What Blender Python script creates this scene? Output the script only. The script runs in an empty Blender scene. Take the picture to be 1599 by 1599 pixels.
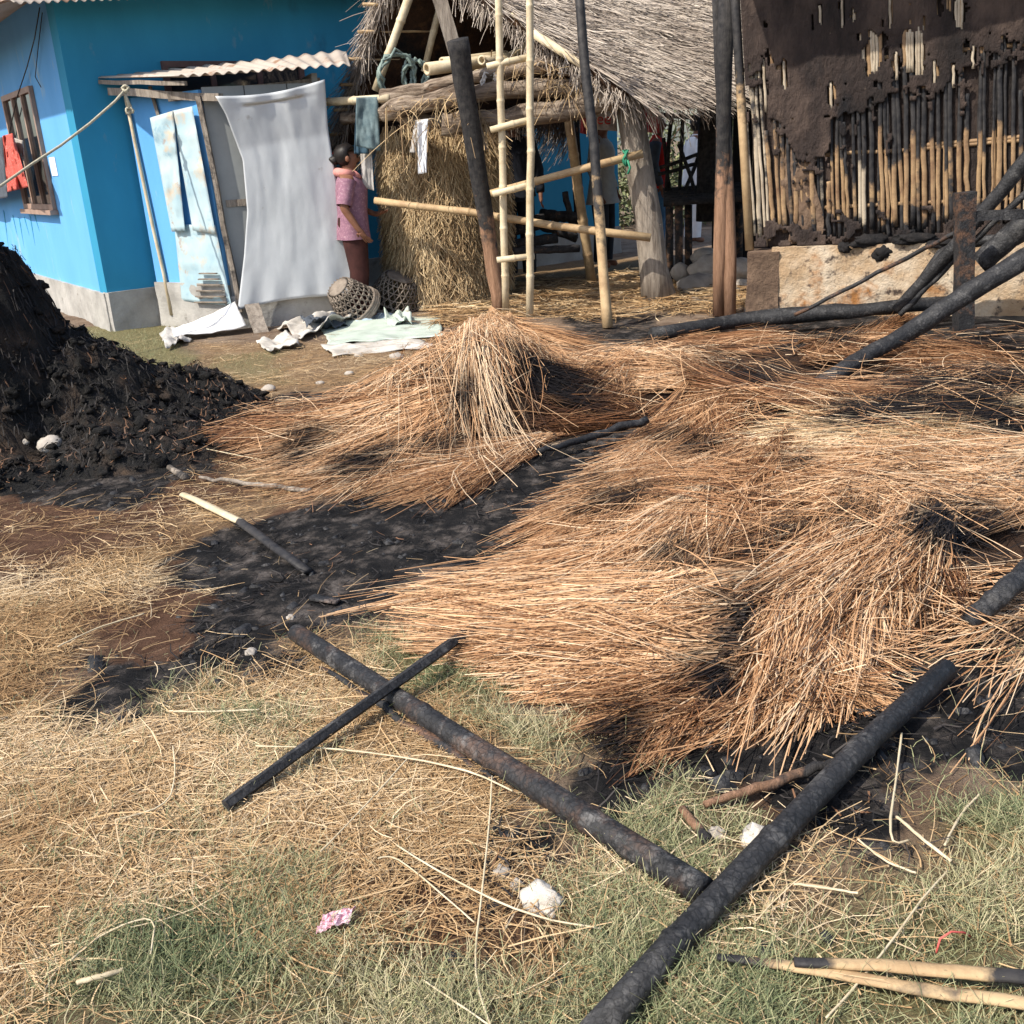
import bpy, bmesh, math, random
import numpy as np
from mathutils import Vector, Matrix
rng = np.random.default_rng(7)
random.seed(7)
scene = bpy.context.scene
COL = scene.collection

# ------------------------------------------------------------------ camera
CAM_H, FPX, PITCH, ROLL = 1.45, 1600.0, math.radians(19.5), math.radians(-3.6)
cam_d = bpy.data.cameras.new('camera'); cam = bpy.data.objects.new('camera', cam_d); COL.objects.link(cam)
cam_d.sensor_width = 36.0; cam_d.sensor_fit = 'HORIZONTAL'; cam_d.lens = 36.0 * FPX / 1599.0
cam_d.clip_start = 0.05; cam_d.clip_end = 2000
CM = Matrix.Rotation(math.pi / 2 - PITCH, 3, 'X') @ Matrix.Rotation(ROLL, 3, 'Z')
cam.matrix_world = Matrix.Translation((0, 0, CAM_H)) @ CM.to_4x4()
scene.camera = cam
# ------------------------------------------------------------------ sky, sun, exposure
SUN_EL = math.radians(48)
sun_h = Vector((-0.81, -0.59)).normalized()
sun_v = Vector((sun_h.x * math.cos(SUN_EL), sun_h.y * math.cos(SUN_EL), math.sin(SUN_EL)))
w = bpy.data.worlds.new('World'); scene.world = w; w.use_nodes = True
wn = w.node_tree.nodes; wl = w.node_tree.links
sky = wn.new('ShaderNodeTexSky'); sky.sky_type = 'NISHITA'; sky.sun_disc = False
sky.sun_elevation = SUN_EL; sky.sun_rotation = math.atan2(sun_h.x, sun_h.y)
sky.dust_density = 2.0; sky.air_density = 1.0
bg = wn['Background']; bg.inputs['Strength'].default_value = 0.15
wl.new(sky.outputs[0], bg.inputs[0])
sd = bpy.data.lights.new('sun', 'SUN'); sd.energy = 4.2; sd.angle = math.radians(0.6); sd.color = (1.0, 0.93, 0.82)
sun = bpy.data.objects.new('sun', sd); COL.objects.link(sun)
sun.rotation_euler = (-sun_v).to_track_quat('-Z', 'Y').to_euler(); sun.location = sun_v * 30
vs = scene.view_settings; vs.view_transform = 'Standard'; vs.look = 'None'; vs.exposure = 0.55; vs.gamma = 1.0
scene.cycles.max_bounces = 6; scene.cycles.diffuse_bounces = 3; scene.cycles.transparent_max_bounces = 6

# ------------------------------------------------------------------ measuring helpers
CMN = np.array(CM); ORI = np.array([0, 0, CAM_H])
def ray(px, py): return CMN @ np.array([(px - 799.5) / FPX, -(py - 799.5) / FPX, -1.0])
def G(px, py, z=0.0):
    d = ray(px, py); return ORI + d * ((z - CAM_H) / d[2])
def D(px, py, y):
    d = ray(px, py); return ORI + d * (y / d[1])
def V3(p): return np.array(p, float)

def vnoise(x, y, scale=1.0, seed=0):
    x = np.asarray(x, float) * scale; y = np.asarray(y, float) * scale
    xi = np.floor(x).astype(np.int64); yi = np.floor(y).astype(np.int64); fx = x - xi; fy = y - yi
    def h(a, b):
        n = (a * 374761393 + b * 668265263 + seed * 1442695041) & 0x7fffffff
        n = ((n ^ (n >> 13)) * 1274126177) & 0x7fffffff
        return ((n ^ (n >> 16)) & 0xffff) / 65535.0
    u = fx * fx * (3 - 2 * fx); v = fy * fy * (3 - 2 * fy)
    return (h(xi, yi) * (1 - u) + h(xi + 1, yi) * u) * (1 - v) + (h(xi, yi + 1) * (1 - u) + h(xi + 1, yi + 1) * u) * v
def fbm(x, y, scale=1.0, seed=0, o=4):
    a = 0; amp = 0.5
    for i in range(o): a = a + amp * vnoise(x, y, scale * 2 ** i, seed + i * 17); amp *= 0.5
    return a
def sstep(a, b, x):
    t = np.clip((x - a) / (b - a), 0, 1); return t * t * (3 - 2 * t)
def sdf(x, y, poly):
    x = np.asarray(x, float); y = np.asarray(y, float)
    d = np.full(x.shape, 1e9); ins = np.zeros(x.shape, bool); n = len(poly)
    for i in range(n):
        ax, ay = poly[i][:2]; bx, by = poly[(i + 1) % n][:2]
        ex, ey = bx - ax, by - ay; L = ex * ex + ey * ey + 1e-12
        t = np.clip(((x - ax) * ex + (y - ay) * ey) / L, 0, 1)
        d = np.minimum(d, np.hypot(x - ax - t * ex, y - ay - t * ey))
        c = ((ay > y) != (by > y)) & (x < (bx - ax) * (y - ay) / (by - ay + 1e-12) + ax)
        ins ^= c
    return np.where(ins, -d, d)
def WP(*px): return [G(a, b) for a, b in px]

# ------------------------------------------------------------------ materials
def newmat(name):
    m = bpy.data.materials.new(name); m.use_nodes = True
    nt = m.node_tree; return m, nt.nodes, nt.links, nt.nodes['Principled BSDF']
def ramp(nd, stops):
    r = nd.new('ShaderNodeValToRGB'); e = r.color_ramp.elements
    while len(e) < len(stops): e.new(0.5)
    for i, (p, c) in enumerate(stops):
        e[i].position = p; e[i].color = (*c, 1) if len(c) == 3 else c
    return r
def noise_node(nd, ln, vec, scale, detail=5, rough=0.6, stretch=None):
    n = nd.new('ShaderNodeTexNoise'); n.inputs['Scale'].default_value = scale
    n.inputs['Detail'].default_value = detail; n.inputs['Roughness'].default_value = rough
    if stretch:
        mp = nd.new('ShaderNodeMapping'); mp.inputs['Scale'].default_value = stretch
        ln.new(vec, mp.inputs['Vector']); ln.new(mp.outputs[0], n.inputs['Vector'])
    else: ln.new(vec, n.inputs['Vector'])
    return n
def mixc(nd, ln, fac, a, b, mode='MIX'):
    m = nd.new('ShaderNodeMix'); m.data_type = 'RGBA'; m.blend_type = mode
    for s, v in ((0, fac), (6, a), (7, b)):
        if hasattr(v, 'is_linked'): ln.new(v, m.inputs[s])
        elif isinstance(v, (int, float)): m.inputs[s].default_value = v
        else: m.inputs[s].default_value = (*v, 1)
    return m.outputs[2]
def math_node(nd, ln, op, a, b=0.5, clamp=False):
    m = nd.new('ShaderNodeMath'); m.operation = op; m.use_clamp = clamp
    for i, v in enumerate((a, b)):
        if hasattr(v, 'is_linked'): ln.new(v, m.inputs[i])
        else: m.inputs[i].default_value = v
    return m.outputs[0]
def bump(nd, ln, bs, h, strength=0.3, dist=0.02, prev=None):
    b = nd.new('ShaderNodeBump'); b.inputs['Strength'].default_value = strength; b.inputs['Distance'].default_value = dist
    ln.new(h, b.inputs['Height'])
    if prev is not None: ln.new(prev, b.inputs['Normal'])
    ln.new(b.outputs[0], bs.inputs['Normal']); return b.outputs[0]
def surf_mat(name, stops, scale=6, stretch=None, rough=0.8, bstr=0.4, bdist=0.01, fine=40, spot=None, spec=0.3, var=0.0, metal=0.0):
    """noise-ramped surface with fine relief; spot=(colour, scale, threshold) adds stains of their own shape"""
    m, nd, ln, bs = newmat(name)
    tc = nd.new('ShaderNodeTexCoord').outputs['Object']
    n = noise_node(nd, ln, tc, scale, 6, 0.62, stretch); r = ramp(nd, stops); ln.new(n.outputs[0], r.inputs[0])
    c = r.outputs[0]
    if spot:
        for sc, sscale, thr in (spot if isinstance(spot, list) else [spot]):
            n2 = noise_node(nd, ln, tc, sscale, 5, 0.65, stretch)
            rr = ramp(nd, [(thr, (0, 0, 0)), (min(1, thr + 0.1), (1, 1, 1))]); ln.new(n2.outputs[0], rr.inputs[0])
            c = mixc(nd, ln, rr.outputs[0], c, sc)
    if var:
        oi = nd.new('ShaderNodeObjectInfo')
        hs = nd.new('ShaderNodeHueSaturation')
        ln.new(math_node(nd, ln, 'ADD', math_node(nd, ln, 'MULTIPLY', oi.outputs['Random'], 2 * var), 1 - var), hs.inputs['Value'])
        ln.new(c, hs.inputs['Color']); c = hs.outputs[0]
    ln.new(c, bs.inputs['Base Color'])
    n3 = noise_node(nd, ln, tc, fine, 6, 0.7, stretch)
    bump(nd, ln, bs, n3.outputs[0], bstr, bdist)
    bs.inputs['Roughness'].default_value = rough; bs.inputs['Specular IOR Level'].default_value = spec; bs.inputs['Metallic'].default_value = metal
    return m
def straw_mat(name, stops, black=(0.012, 0.010, 0.010)):
    m, nd, ln, bs = newmat(name)
    a = nd.new('ShaderNodeAttribute'); a.attribute_name = 'tone'
    b = nd.new('ShaderNodeAttribute'); b.attribute_name = 'char'
    r = ramp(nd, stops); ln.new(a.outputs['Fac'], r.inputs[0])
    c = mixc(nd, ln, b.outputs['Fac'], r.outputs[0], black)
    ln.new(c, bs.inputs['Base Color']); bs.inputs['Roughness'].default_value = 0.62
    bs.inputs['Specular IOR Level'].default_value = 0.22
    return m
M = {}
M['straw'] = straw_mat('straw', [(0, (0.05, 0.020, 0.009)), (0.3, (0.22, 0.098, 0.042)), (0.6, (0.45, 0.255, 0.128)), (0.82, (0.60, 0.375, 0.21)), (1, (0.74, 0.56, 0.37))])
M['hay'] = straw_mat('hay', [(0, (0.12, 0.06, 0.025)), (0.35, (0.31, 0.185, 0.085)), (0.65, (0.49, 0.335, 0.175)), (1, (0.72, 0.575, 0.38))])
M['thatch'] = straw_mat('thatch', [(0, (0.10, 0.08, 0.065)), (0.4, (0.27, 0.22, 0.18)), (0.7, (0.42, 0.36, 0.30)), (1, (0.58, 0.51, 0.43))])
M['stack'] = straw_mat('stack', [(0, (0.12, 0.075, 0.04)), (0.4, (0.32, 0.215, 0.115)), (0.7, (0.48, 0.345, 0.19)), (1, (0.62, 0.48, 0.29))])
M['grass'] = straw_mat('grass', [(0, (0.10, 0.135, 0.065)), (0.3, (0.18, 0.20, 0.10)), (0.55, (0.28, 0.28, 0.15)), (0.8, (0.41, 0.36, 0.21)), (1, (0.54, 0.46, 0.30))])
M['charstraw'] = straw_mat('charstraw', [(0, (0.008, 0.007, 0.007)), (0.6, (0.025, 0.022, 0.021)), (0.85, (0.07, 0.06, 0.055)), (1, (0.20, 0.10, 0.05))])
CH = [(0.3, (0.012, 0.012, 0.013)), (0.55, (0.026, 0.026, 0.028)), (0.75, (0.06, 0.058, 0.056))]
def char_mat(name, brown=0.0, ash=0.35, rough=0.62):
    m, nd, ln, bs = newmat(name)
    tc = nd.new('ShaderNodeTexCoord').outputs['Object']
    n = noise_node(nd, ln, tc, 9, 6, 0.65); r = ramp(nd, CH); ln.new(n.outputs[0], r.inputs[0]); c = r.outputs[0]
    if ash:
        n2 = noise_node(nd, ln, tc, 15, 7, 0.75); rr = ramp(nd, [(0.52, (0, 0, 0)), (0.66, (ash, ash, ash))]); ln.new(n2.outputs[0], rr.inputs[0])
        c = mixc(nd, ln, rr.outputs[0], c, (0.16, 0.155, 0.15))
    if brown:
        n4 = noise_node(nd, ln, tc, 6, 7, 0.72); rr = ramp(nd, [(0.5, (0, 0, 0)), (0.62, (brown, brown, brown))]); ln.new(n4.outputs[0], rr.inputs[0])
        c = mixc(nd, ln, rr.outputs[0], c, (0.16, 0.085, 0.05))
    vc = nd.new('ShaderNodeTexVoronoi'); vc.feature = 'DISTANCE_TO_EDGE'; vc.inputs['Scale'].default_value = 55; ln.new(tc, vc.inputs['Vector'])
    cr = ramp(nd, [(0.0, (0.25, 0.25, 0.25)), (0.12, (1, 1, 1))]); ln.new(vc.outputs['Distance'], cr.inputs[0]); c = mixc(nd, ln, 0.8, c, cr.outputs[0], 'MULTIPLY')
    ln.new(c, bs.inputs['Base Color'])
    vo = nd.new('ShaderNodeTexVoronoi'); vo.feature = 'DISTANCE_TO_EDGE'; vo.inputs['Scale'].default_value = 38
    ln.new(tc, vo.inputs['Vector'])
    b1 = nd.new('ShaderNodeBump'); b1.inputs['Strength'].default_value = 0.45; b1.inputs['Distance'].default_value = 0.008
    ln.new(vo.outputs['Distance'], b1.inputs['Height'])
    n3 = noise_node(nd, ln, tc, 60, 6, 0.7)
    bump(nd, ln, bs, n3.outputs[0], 0.6, 0.006, b1.outputs[0])
    bs.inputs['Roughness'].default_value = rough; bs.inputs['Specular IOR Level'].default_value = 0.35
    return m
M['char'] = char_mat('char', 0.0, 0.5); M['charash'] = char_mat('charash', 0.45, 0.85); M['charbrown'] = char_mat('charbrown', 0.9, 0.2, 0.7)
def pole_mat(name, fresh, dark, stretch=None):
    """bamboo or wood whose 'char' attribute says where the fire blackened it"""
    m, nd, ln, bs = newmat(name)
    tc = nd.new('ShaderNodeTexCoord').outputs['Object']
    n = noise_node(nd, ln, tc, 7, 7, 0.72, stretch); r = ramp(nd, [(0.32, dark), (0.62, fresh)]); ln.new(n.outputs[0], r.inputs[0])
    n2 = noise_node(nd, ln, tc, 11, 5, 0.65)
    a = nd.new('ShaderNodeAttribute'); a.attribute_name = 'char'
    s = math_node(nd, ln, 'ADD', a.outputs['Fac'], math_node(nd, ln, 'MULTIPLY', math_node(nd, ln, 'SUBTRACT', n2.outputs[0], 0.5), 1.1))
    rr = ramp(nd, [(0.42, (0, 0, 0)), (0.62, (1, 1, 1))]); ln.new(s, rr.inputs[0])
    nb = noise_node(nd, ln, tc, 22, 5, 0.6); rb = ramp(nd, [(0.35, (0.013, 0.013, 0.015)), (0.7, (0.05, 0.046, 0.044))]); ln.new(nb.outputs[0], rb.inputs[0])
    c = mixc(nd, ln, rr.outputs[0], r.outputs[0], rb.outputs[0]); ln.new(c, bs.inputs['Base Color'])
    n3 = noise_node(nd, ln, tc, 26 if stretch else 50, 6, 0.72, stretch); bump(nd, ln, bs, n3.outputs[0], 0.8 if stretch else 0.35, 0.015 if stretch else 0.006)
    bs.inputs['Roughness'].default_value = 0.8 if stretch else 0.6; bs.inputs['Specular IOR Level'].default_value = 0.3
    return m
M['bamboo'] = pole_mat('bamboo', (0.64, 0.55, 0.385), (0.44, 0.345, 0.21))
M['bamboo_old'] = pole_mat('bamboo_old', (0.50, 0.36, 0.20), (0.30, 0.19, 0.10))
M['wood_grey'] = pole_mat('wood_grey', (0.36, 0.31, 0.255), (0.12, 0.095, 0.075), (4, 4, 0.45))
M['wood_brown'] = pole_mat('wood_brown', (0.34, 0.20, 0.125), (0.15, 0.08, 0.045), (4, 4, 0.45))
M['slat'] = pole_mat('slat', (0.37, 0.245, 0.13), (0.16, 0.09, 0.05))
M['slat_pale'] = pole_mat('slat_pale', (0.50, 0.42, 0.31), (0.30, 0.24, 0.17))
M['log'] = surf_mat('log', [(0.36, (0.085, 0.06, 0.042)), (0.5, (0.27, 0.205, 0.15)), (0.66, (0.45, 0.365, 0.28))], 4, (0.5, 6, 6), 0.9, 1.0, 0.035, 9, ((0.16, 0.085, 0.045), 3, 0.6))
M['blue'] = surf_mat('blue', [(0.3, (0.022, 0.22, 0.37)), (0.55, (0.028, 0.26, 0.43)), (0.8, (0.05, 0.30, 0.47))], 1.3, (1, 1, 0.5), 0.78, 0.2, 0.006, 60, [((0.02, 0.16, 0.27), 1.6, 0.58), ((0.11, 0.27, 0.37), 4, 0.62)])  # darker copy of the house blue, shade put into the paint colour
M['blue_lit'] = surf_mat('blue_lit', [(0.3, (0.10, 0.33, 0.66)), (0.55, (0.125, 0.38, 0.72)), (0.8, (0.17, 0.43, 0.74))], 1.3, (1, 1, 0.4), 0.8, 0.3, 0.008, 40, [((0.30, 0.44, 0.56), 2.4, 0.60), ((0.20, 0.42, 0.62), 1.1, 0.6), ((0.07, 0.25, 0.45), 3.3, 0.67)])  # lighter copy of the same blue, sunlight put into the paint colour
M['teal'] = surf_mat('teal', [(0.3, (0.012, 0.17, 0.29)), (0.6, (0.016, 0.21, 0.345)), (0.8, (0.03, 0.25, 0.39))], 1.1, None, 0.75, 0.15, 0.004, 60)
M['concrete'] = surf_mat('concrete', [(0.3, (0.26, 0.25, 0.23)), (0.55, (0.40, 0.385, 0.355)), (0.8, (0.52, 0.50, 0.46))], 3, None, 0.9, 0.6, 0.02, 14, [((0.19, 0.18, 0.16), 5, 0.6)])
M['tin'] = surf_mat('tin', [(0.3, (0.30, 0.33, 0.33)), (0.6, (0.44, 0.46, 0.45)), (0.85, (0.55, 0.55, 0.52))], 2, None, 0.55, 0.1, 0.004, 30, [((0.34, 0.19, 0.11), 3, 0.63)], 0.5)
M['tin_warm'] = surf_mat('tin_warm', [(0.3, (0.34, 0.29, 0.24)), (0.6, (0.46, 0.40, 0.34)), (0.85, (0.54, 0.48, 0.41))], 2, None, 0.6, 0.2, 0.006, 30, [((0.26, 0.15, 0.09), 4, 0.56)], 0.4)
M['tin_blue'] = surf_mat('tin_blue', [(0.3, (0.30, 0.44, 0.50)), (0.55, (0.42, 0.54, 0.57)), (0.8, (0.58, 0.63, 0.60))], 2.2, None, 0.6, 0.2, 0.006, 12, [((0.50, 0.43, 0.33), 2.6, 0.52), ((0.22, 0.36, 0.44), 3.7, 0.58), ((0.33, 0.16, 0.08), 5, 0.62)], 0.4)
M['board'] = surf_mat('board', [(0.3, (0.24, 0.255, 0.25)), (0.6, (0.33, 0.345, 0.34)), (0.8, (0.42, 0.43, 0.42))], 1.5, None, 0.85, 0.2, 0.004, 25, [((0.16, 0.165, 0.16), 3, 0.66)])
M['tarp'] = surf_mat('tarp', [(0.3, (0.46, 0.485, 0.50)), (0.6, (0.55, 0.575, 0.59)), (0.8, (0.62, 0.645, 0.66))], 1.6, None, 0.5, 0.12, 0.02, 3.5, [((0.34, 0.36, 0.37), 1.8, 0.62), ((0.32, 0.31, 0.29), 7, 0.68)], 0.35)
M['white_sheet'] = surf_mat('white_sheet', [(0.3, (0.62, 0.60, 0.57)), (0.6, (0.76, 0.75, 0.73)), (0.8, (0.82, 0.81, 0.80))], 3, None, 0.6, 0.3, 0.01, 12, [((0.42, 0.37, 0.30), 4, 0.62)], 0.4)
M['green_sheet'] = surf_mat('green_sheet', [(0.3, (0.34, 0.40, 0.34)), (0.6, (0.50, 0.57, 0.50)), (0.8, (0.60, 0.66, 0.58))], 4, None, 0.6, 0.4, 0.01, 12, [((0.25, 0.22, 0.17), 5, 0.62)], 0.4)
M['rag'] = surf_mat('rag', [(0.3, (0.30, 0.27, 0.23)), (0.6, (0.55, 0.52, 0.47)), (0.8, (0.68, 0.66, 0.62))], 5, None, 0.9, 0.4, 0.01, 30, [((0.2, 0.15, 0.1), 6, 0.62)])
M['dark_rag'] = surf_mat('dark_rag', [(0.3, (0.05, 0.06, 0.075)), (0.7, (0.10, 0.115, 0.135))], 5, None, 0.9, 0.4, 0.01, 30)
M['blue_rag'] = surf_mat('blue_rag', [(0.3, (0.30, 0.42, 0.52)), (0.7, (0.50, 0.60, 0.66))], 5, None, 0.8, 0.4, 0.01, 30)
M['mud'] = surf_mat('mud', [(0.34, (0.020, 0.016, 0.015)), (0.5, (0.050, 0.036, 0.031)), (0.66, (0.11, 0.078, 0.062))], 3.2, (1, 1, 0.45), 0.95, 1.0, 0.04, 30, [((0.012, 0.012, 0.014), 1.3, 0.56), ((0.30, 0.23, 0.16), 26, 0.70)])
M['mud_tan'] = surf_mat('mud_tan', [(0.3, (0.08, 0.05, 0.035)), (0.6, (0.18, 0.12, 0.08)), (0.8, (0.27, 0.19, 0.13))], 5, None, 0.92, 0.8, 0.03, 22, [((0.03, 0.022, 0.02), 3, 0.58)])
M['plaster'] = surf_mat('plaster', [(0.28, (0.27, 0.15, 0.07)), (0.48, (0.43, 0.30, 0.18)), (0.62, (0.55, 0.45, 0.33)), (0.8, (0.62, 0.54, 0.43))], 1.7, None, 0.9, 0.9, 0.03, 16, [((0.33, 0.15, 0.05), 1.9, 0.57), ((0.07, 0.05, 0.04), 9, 0.575), ((0.05, 0.035, 0.03), 24, 0.62), ((0.09, 0.06, 0.045), 2.6, 0.61)])
M['soot'] = surf_mat('soot', [(0.3, (0.008, 0.008, 0.009)), (0.6, (0.018, 0.016, 0.016)), (0.85, (0.045, 0.036, 0.03))], 8, None, 0.85, 0.9, 0.02, 30)
M['burntheap'] = surf_mat('burntheap', [(0.3, (0.006, 0.006, 0.006)), (0.5, (0.016, 0.015, 0.014)), (0.62, (0.05, 0.036, 0.027)), (0.8, (0.12, 0.075, 0.045))], 5, None, 0.95, 1.0, 0.05, 26)
M['matted'] = surf_mat('matted', [(0.3, (0.018, 0.010, 0.007)), (0.55, (0.06, 0.03, 0.015)), (0.8, (0.17, 0.085, 0.035))], 9, None, 0.95, 1.0, 0.03, 40, [((0.010, 0.009, 0.009), 2, 0.56)])  # straw base coloured dark, putting shade into the gaps between loose straws
M['stone'] = surf_mat('stone', [(0.3, (0.26, 0.23, 0.20)), (0.6, (0.42, 0.38, 0.33)), (0.8, (0.55, 0.51, 0.45))], 6, None, 0.88, 0.5, 0.012, 26, None, 0.3, 0.18)
M['stone_white'] = surf_mat('stone_white', [(0.3, (0.34, 0.30, 0.25)), (0.55, (0.56, 0.52, 0.46)), (0.8, (0.68, 0.65, 0.60))], 14, None, 0.85, 0.7, 0.008, 50, [((0.25, 0.20, 0.15), 22, 0.6)])
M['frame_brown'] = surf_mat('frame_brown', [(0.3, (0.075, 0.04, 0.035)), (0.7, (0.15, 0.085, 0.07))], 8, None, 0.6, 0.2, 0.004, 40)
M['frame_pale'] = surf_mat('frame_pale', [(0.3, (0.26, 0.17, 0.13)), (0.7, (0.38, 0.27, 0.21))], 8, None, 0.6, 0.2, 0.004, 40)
M['rope'] = surf_mat('rope', [(0.3, (0.34, 0.31, 0.22)), (0.7, (0.52, 0.48, 0.36))], 40, None, 0.8, 0.5, 0.004, 80)
M['coil'] = surf_mat('coil', [(0.3, (0.14, 0.19, 0.17)), (0.7, (0.26, 0.33, 0.29))], 20, None, 0.6, 0.2, 0.004, 60)
M['green_cord'] = surf_mat('green_cord', [(0.3, (0.02, 0.16, 0.09)), (0.7, (0.04, 0.26, 0.15))], 20, None, 0.6, 0.2, 0.004, 60)
M['basket'] = surf_mat('basket', [(0.3, (0.12, 0.095, 0.075)), (0.7, (0.27, 0.225, 0.18))], 14, None, 0.8, 0.4, 0.004, 60)
M['cable'] = surf_mat('cable', [(0.3, (0.012, 0.012, 0.014)), (0.7, (0.03, 0.03, 0.03))], 20, None, 0.5, 0.1, 0.002, 60)
def cloth(name, a, b, scale=8, spots=None, rough=0.85): M[name] = surf_mat(name, [(0.35, a), (0.65, b)], scale, None, rough, 0.3, 0.004, 90, spots, 0.2)
cloth('mauve', (0.20, 0.10, 0.145), (0.29, 0.155, 0.20), 30, [((0.42, 0.29, 0.32), 60, 0.58)])
cloth('pink', (0.50, 0.20, 0.18), (0.62, 0.28, 0.24))
cloth('maroon', (0.030, 0.011, 0.010), (0.06, 0.022, 0.019))
cloth('blackcloth', (0.010, 0.012, 0.018), (0.025, 0.028, 0.038))
cloth('navy', (0.012, 0.03, 0.12), (0.025, 0.055, 0.20))
cloth('greycoat', (0.30, 0.29, 0.27), (0.42, 0.40, 0.37))
cloth('slate', (0.045, 0.055, 0.07), (0.08, 0.095, 0.115))
cloth('redcloth', (0.52, 0.02, 0.018), (0.68, 0.04, 0.03))
cloth('jeans', (0.045, 0.12, 0.22), (0.10, 0.22, 0.36))
cloth('whitecloth', (0.66, 0.68, 0.72), (0.80, 0.81, 0.83))
cloth('denim', (0.075, 0.115, 0.13), (0.16, 0.215, 0.225), 12)
cloth('denim_dark', (0.03, 0.065, 0.10), (0.06, 0.11, 0.15), 12)
cloth('greycloth', (0.33, 0.31, 0.29), (0.50, 0.48, 0.45), 10, [((0.2, 0.17, 0.14), 8, 0.62)])
cloth('redprint', (0.42, 0.06, 0.045), (0.58, 0.13, 0.10), 40, [((0.72, 0.42, 0.36), 55, 0.58)])
cloth('sack', (0.30, 0.27, 0.25), (0.42, 0.39, 0.36), 6)
cloth('sackred', (0.30, 0.05, 0.06), (0.42, 0.09, 0.10), 6)
cloth('skin', (0.17, 0.075, 0.045), (0.24, 0.115, 0.07), 10, None, 0.55)
cloth('hair', (0.008, 0.007, 0.007), (0.02, 0.016, 0.014), 40, None, 0.45)
cloth('eye', (0.02, 0.015, 0.012), (0.03, 0.02, 0.018))
cloth('letter', (0.40, 0.03, 0.03), (0.50, 0.05, 0.05))
cloth('wrapper', (0.62, 0.22, 0.30), (0.76, 0.60, 0.64), 60, [((0.55, 0.05, 0.10), 45, 0.6)], 0.35)
cloth('coral', (0.62, 0.10, 0.09), (0.72, 0.18, 0.14))
def glass_mat():
    m, nd, ln, bs = newmat('window_glass')
    bs.inputs['Base Color'].default_value = (0.015, 0.02, 0.025, 1); bs.inputs['Roughness'].default_value = 0.06
    bs.inputs['Specular IOR Level'].default_value = 0.9; M['glass'] = m
glass_mat()

# ------------------------------------------------------------------ object helpers
OFF = {}
def mesh_data(name, V, F, mat, smooth=True, attrs=None):
    me = bpy.data.meshes.new(name); V = np.asarray(V, np.float32)
    if isinstance(F, np.ndarray):
        n, k = F.shape
        me.vertices.add(len(V)); me.vertices.foreach_set('co', V.ravel())
        me.loops.add(n * k); me.loops.foreach_set('vertex_index', F.ravel().astype(np.int32))
        me.polygons.add(n); me.polygons.foreach_set('loop_start', np.arange(0, n * k, k, dtype=np.int32))
        me.polygons.foreach_set('loop_total', np.full(n, k, np.int32))
        me.update(calc_edges=True)
    else:
        me.from_pydata([tuple(map(float, v)) for v in V], [], [tuple(map(int, f)) for f in F]); me.update()
    if smooth: me.polygons.foreach_set('use_smooth', np.ones(len(me.polygons), bool))
    for k, a in (attrs or {}).items():
        at = me.attributes.new(k, 'FLOAT', 'POINT'); at.data.foreach_set('value', np.asarray(a, np.float32))
    if mat: me.materials.append(M[mat] if isinstance(mat, str) else mat)
    return me
def tag(o, label=None, cat=None, group=None, kind=None):
    if label: o['label'] = label
    if cat: o['category'] = cat
    if group: o['group'] = group
    if kind: o['kind'] = kind
    return o
def empty(name, loc, label, cat, group=None):
    o = bpy.data.objects.new(name, None); COL.objects.link(o); o.location = loc; o.empty_display_size = 0.1
    OFF[o.name] = np.array(loc, float); return tag(o, label, cat, group)
def obj(name, VF, mat, parent=None, smooth=True, attrs=None, base=None):
    V, F = VF; V = np.asarray(V, float)
    if parent is not None: off = OFF[parent.name]
    else:
        off = np.array(base, float) if base is not None else np.array([(V[:, 0].min() + V[:, 0].max()) / 2, (V[:, 1].min() + V[:, 1].max()) / 2, V[:, 2].min()])
    o = bpy.data.objects.new(name, mesh_data(name, V - off, F, mat, smooth, attrs)); COL.objects.link(o)
    OFF[o.name] = off
    if parent is not None: o.parent = parent
    else: o.location = off
    return o
def join(*parts):
    Vs, Fs, n = [], [], 0
    for V, F in parts:
        Vs.append(np.asarray(V, float)); Fs += [tuple(int(i) + n for i in f) for f in F]; n += len(V)
    return np.concatenate(Vs), Fs
def tube(pts, rad, n=10, cap=True, jit=0.0, sq=False, flat=1.0, up=None):
    """tube along pts with a radius per point; returns V, F"""
    P = np.asarray(pts, float); K = len(P); R = np.full(K, rad) if np.isscalar(rad) else np.asarray(rad, float)
    T = np.gradient(P, axis=0); T /= np.linalg.norm(T, axis=1)[:, None] + 1e-12
    ref = np.array(up, float) if up is not None else (np.array([0, 0, 1.0]) if abs(T[0][2]) < 0.9 else np.array([1.0, 0, 0]))
    s = np.cross(T[0], ref); s /= np.linalg.norm(s)
    V = []; ph = math.pi / n if sq else 0
    for k in range(K):
        s = s - T[k] * np.dot(s, T[k]); s /= np.linalg.norm(s); u = np.cross(s, T[k])
        for i in range(n):
            a = 2 * math.pi * i / n + ph; r = R[k] * (1 + (jit * (rng.random() - 0.5) * 2 if jit else 0))
            V.append(P[k] + r * (math.cos(a) * s + flat * math.sin(a) * u))
    F = [(k * n + i, k * n + (i + 1) % n, (k + 1) * n + (i + 1) % n, (k + 1) * n + i) for k in range(K - 1) for i in range(n)]
    if cap:
        F.append(tuple(range(n - 1, -1, -1))); F.append(tuple((K - 1) * n + i for i in range(n)))
    return np.array(V), F
def lerp(a, b, n): return np.array([V3(a) + (V3(b) - V3(a)) * i / (n - 1) for i in range(n)])
def log_pts(a, b, n=9, wob=0.012):
    P = lerp(a, b, n); L = np.linalg.norm(V3(b) - V3(a))
    P[1:-1] += rng.normal(0, wob, (n - 2, 3)); return P
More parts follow.
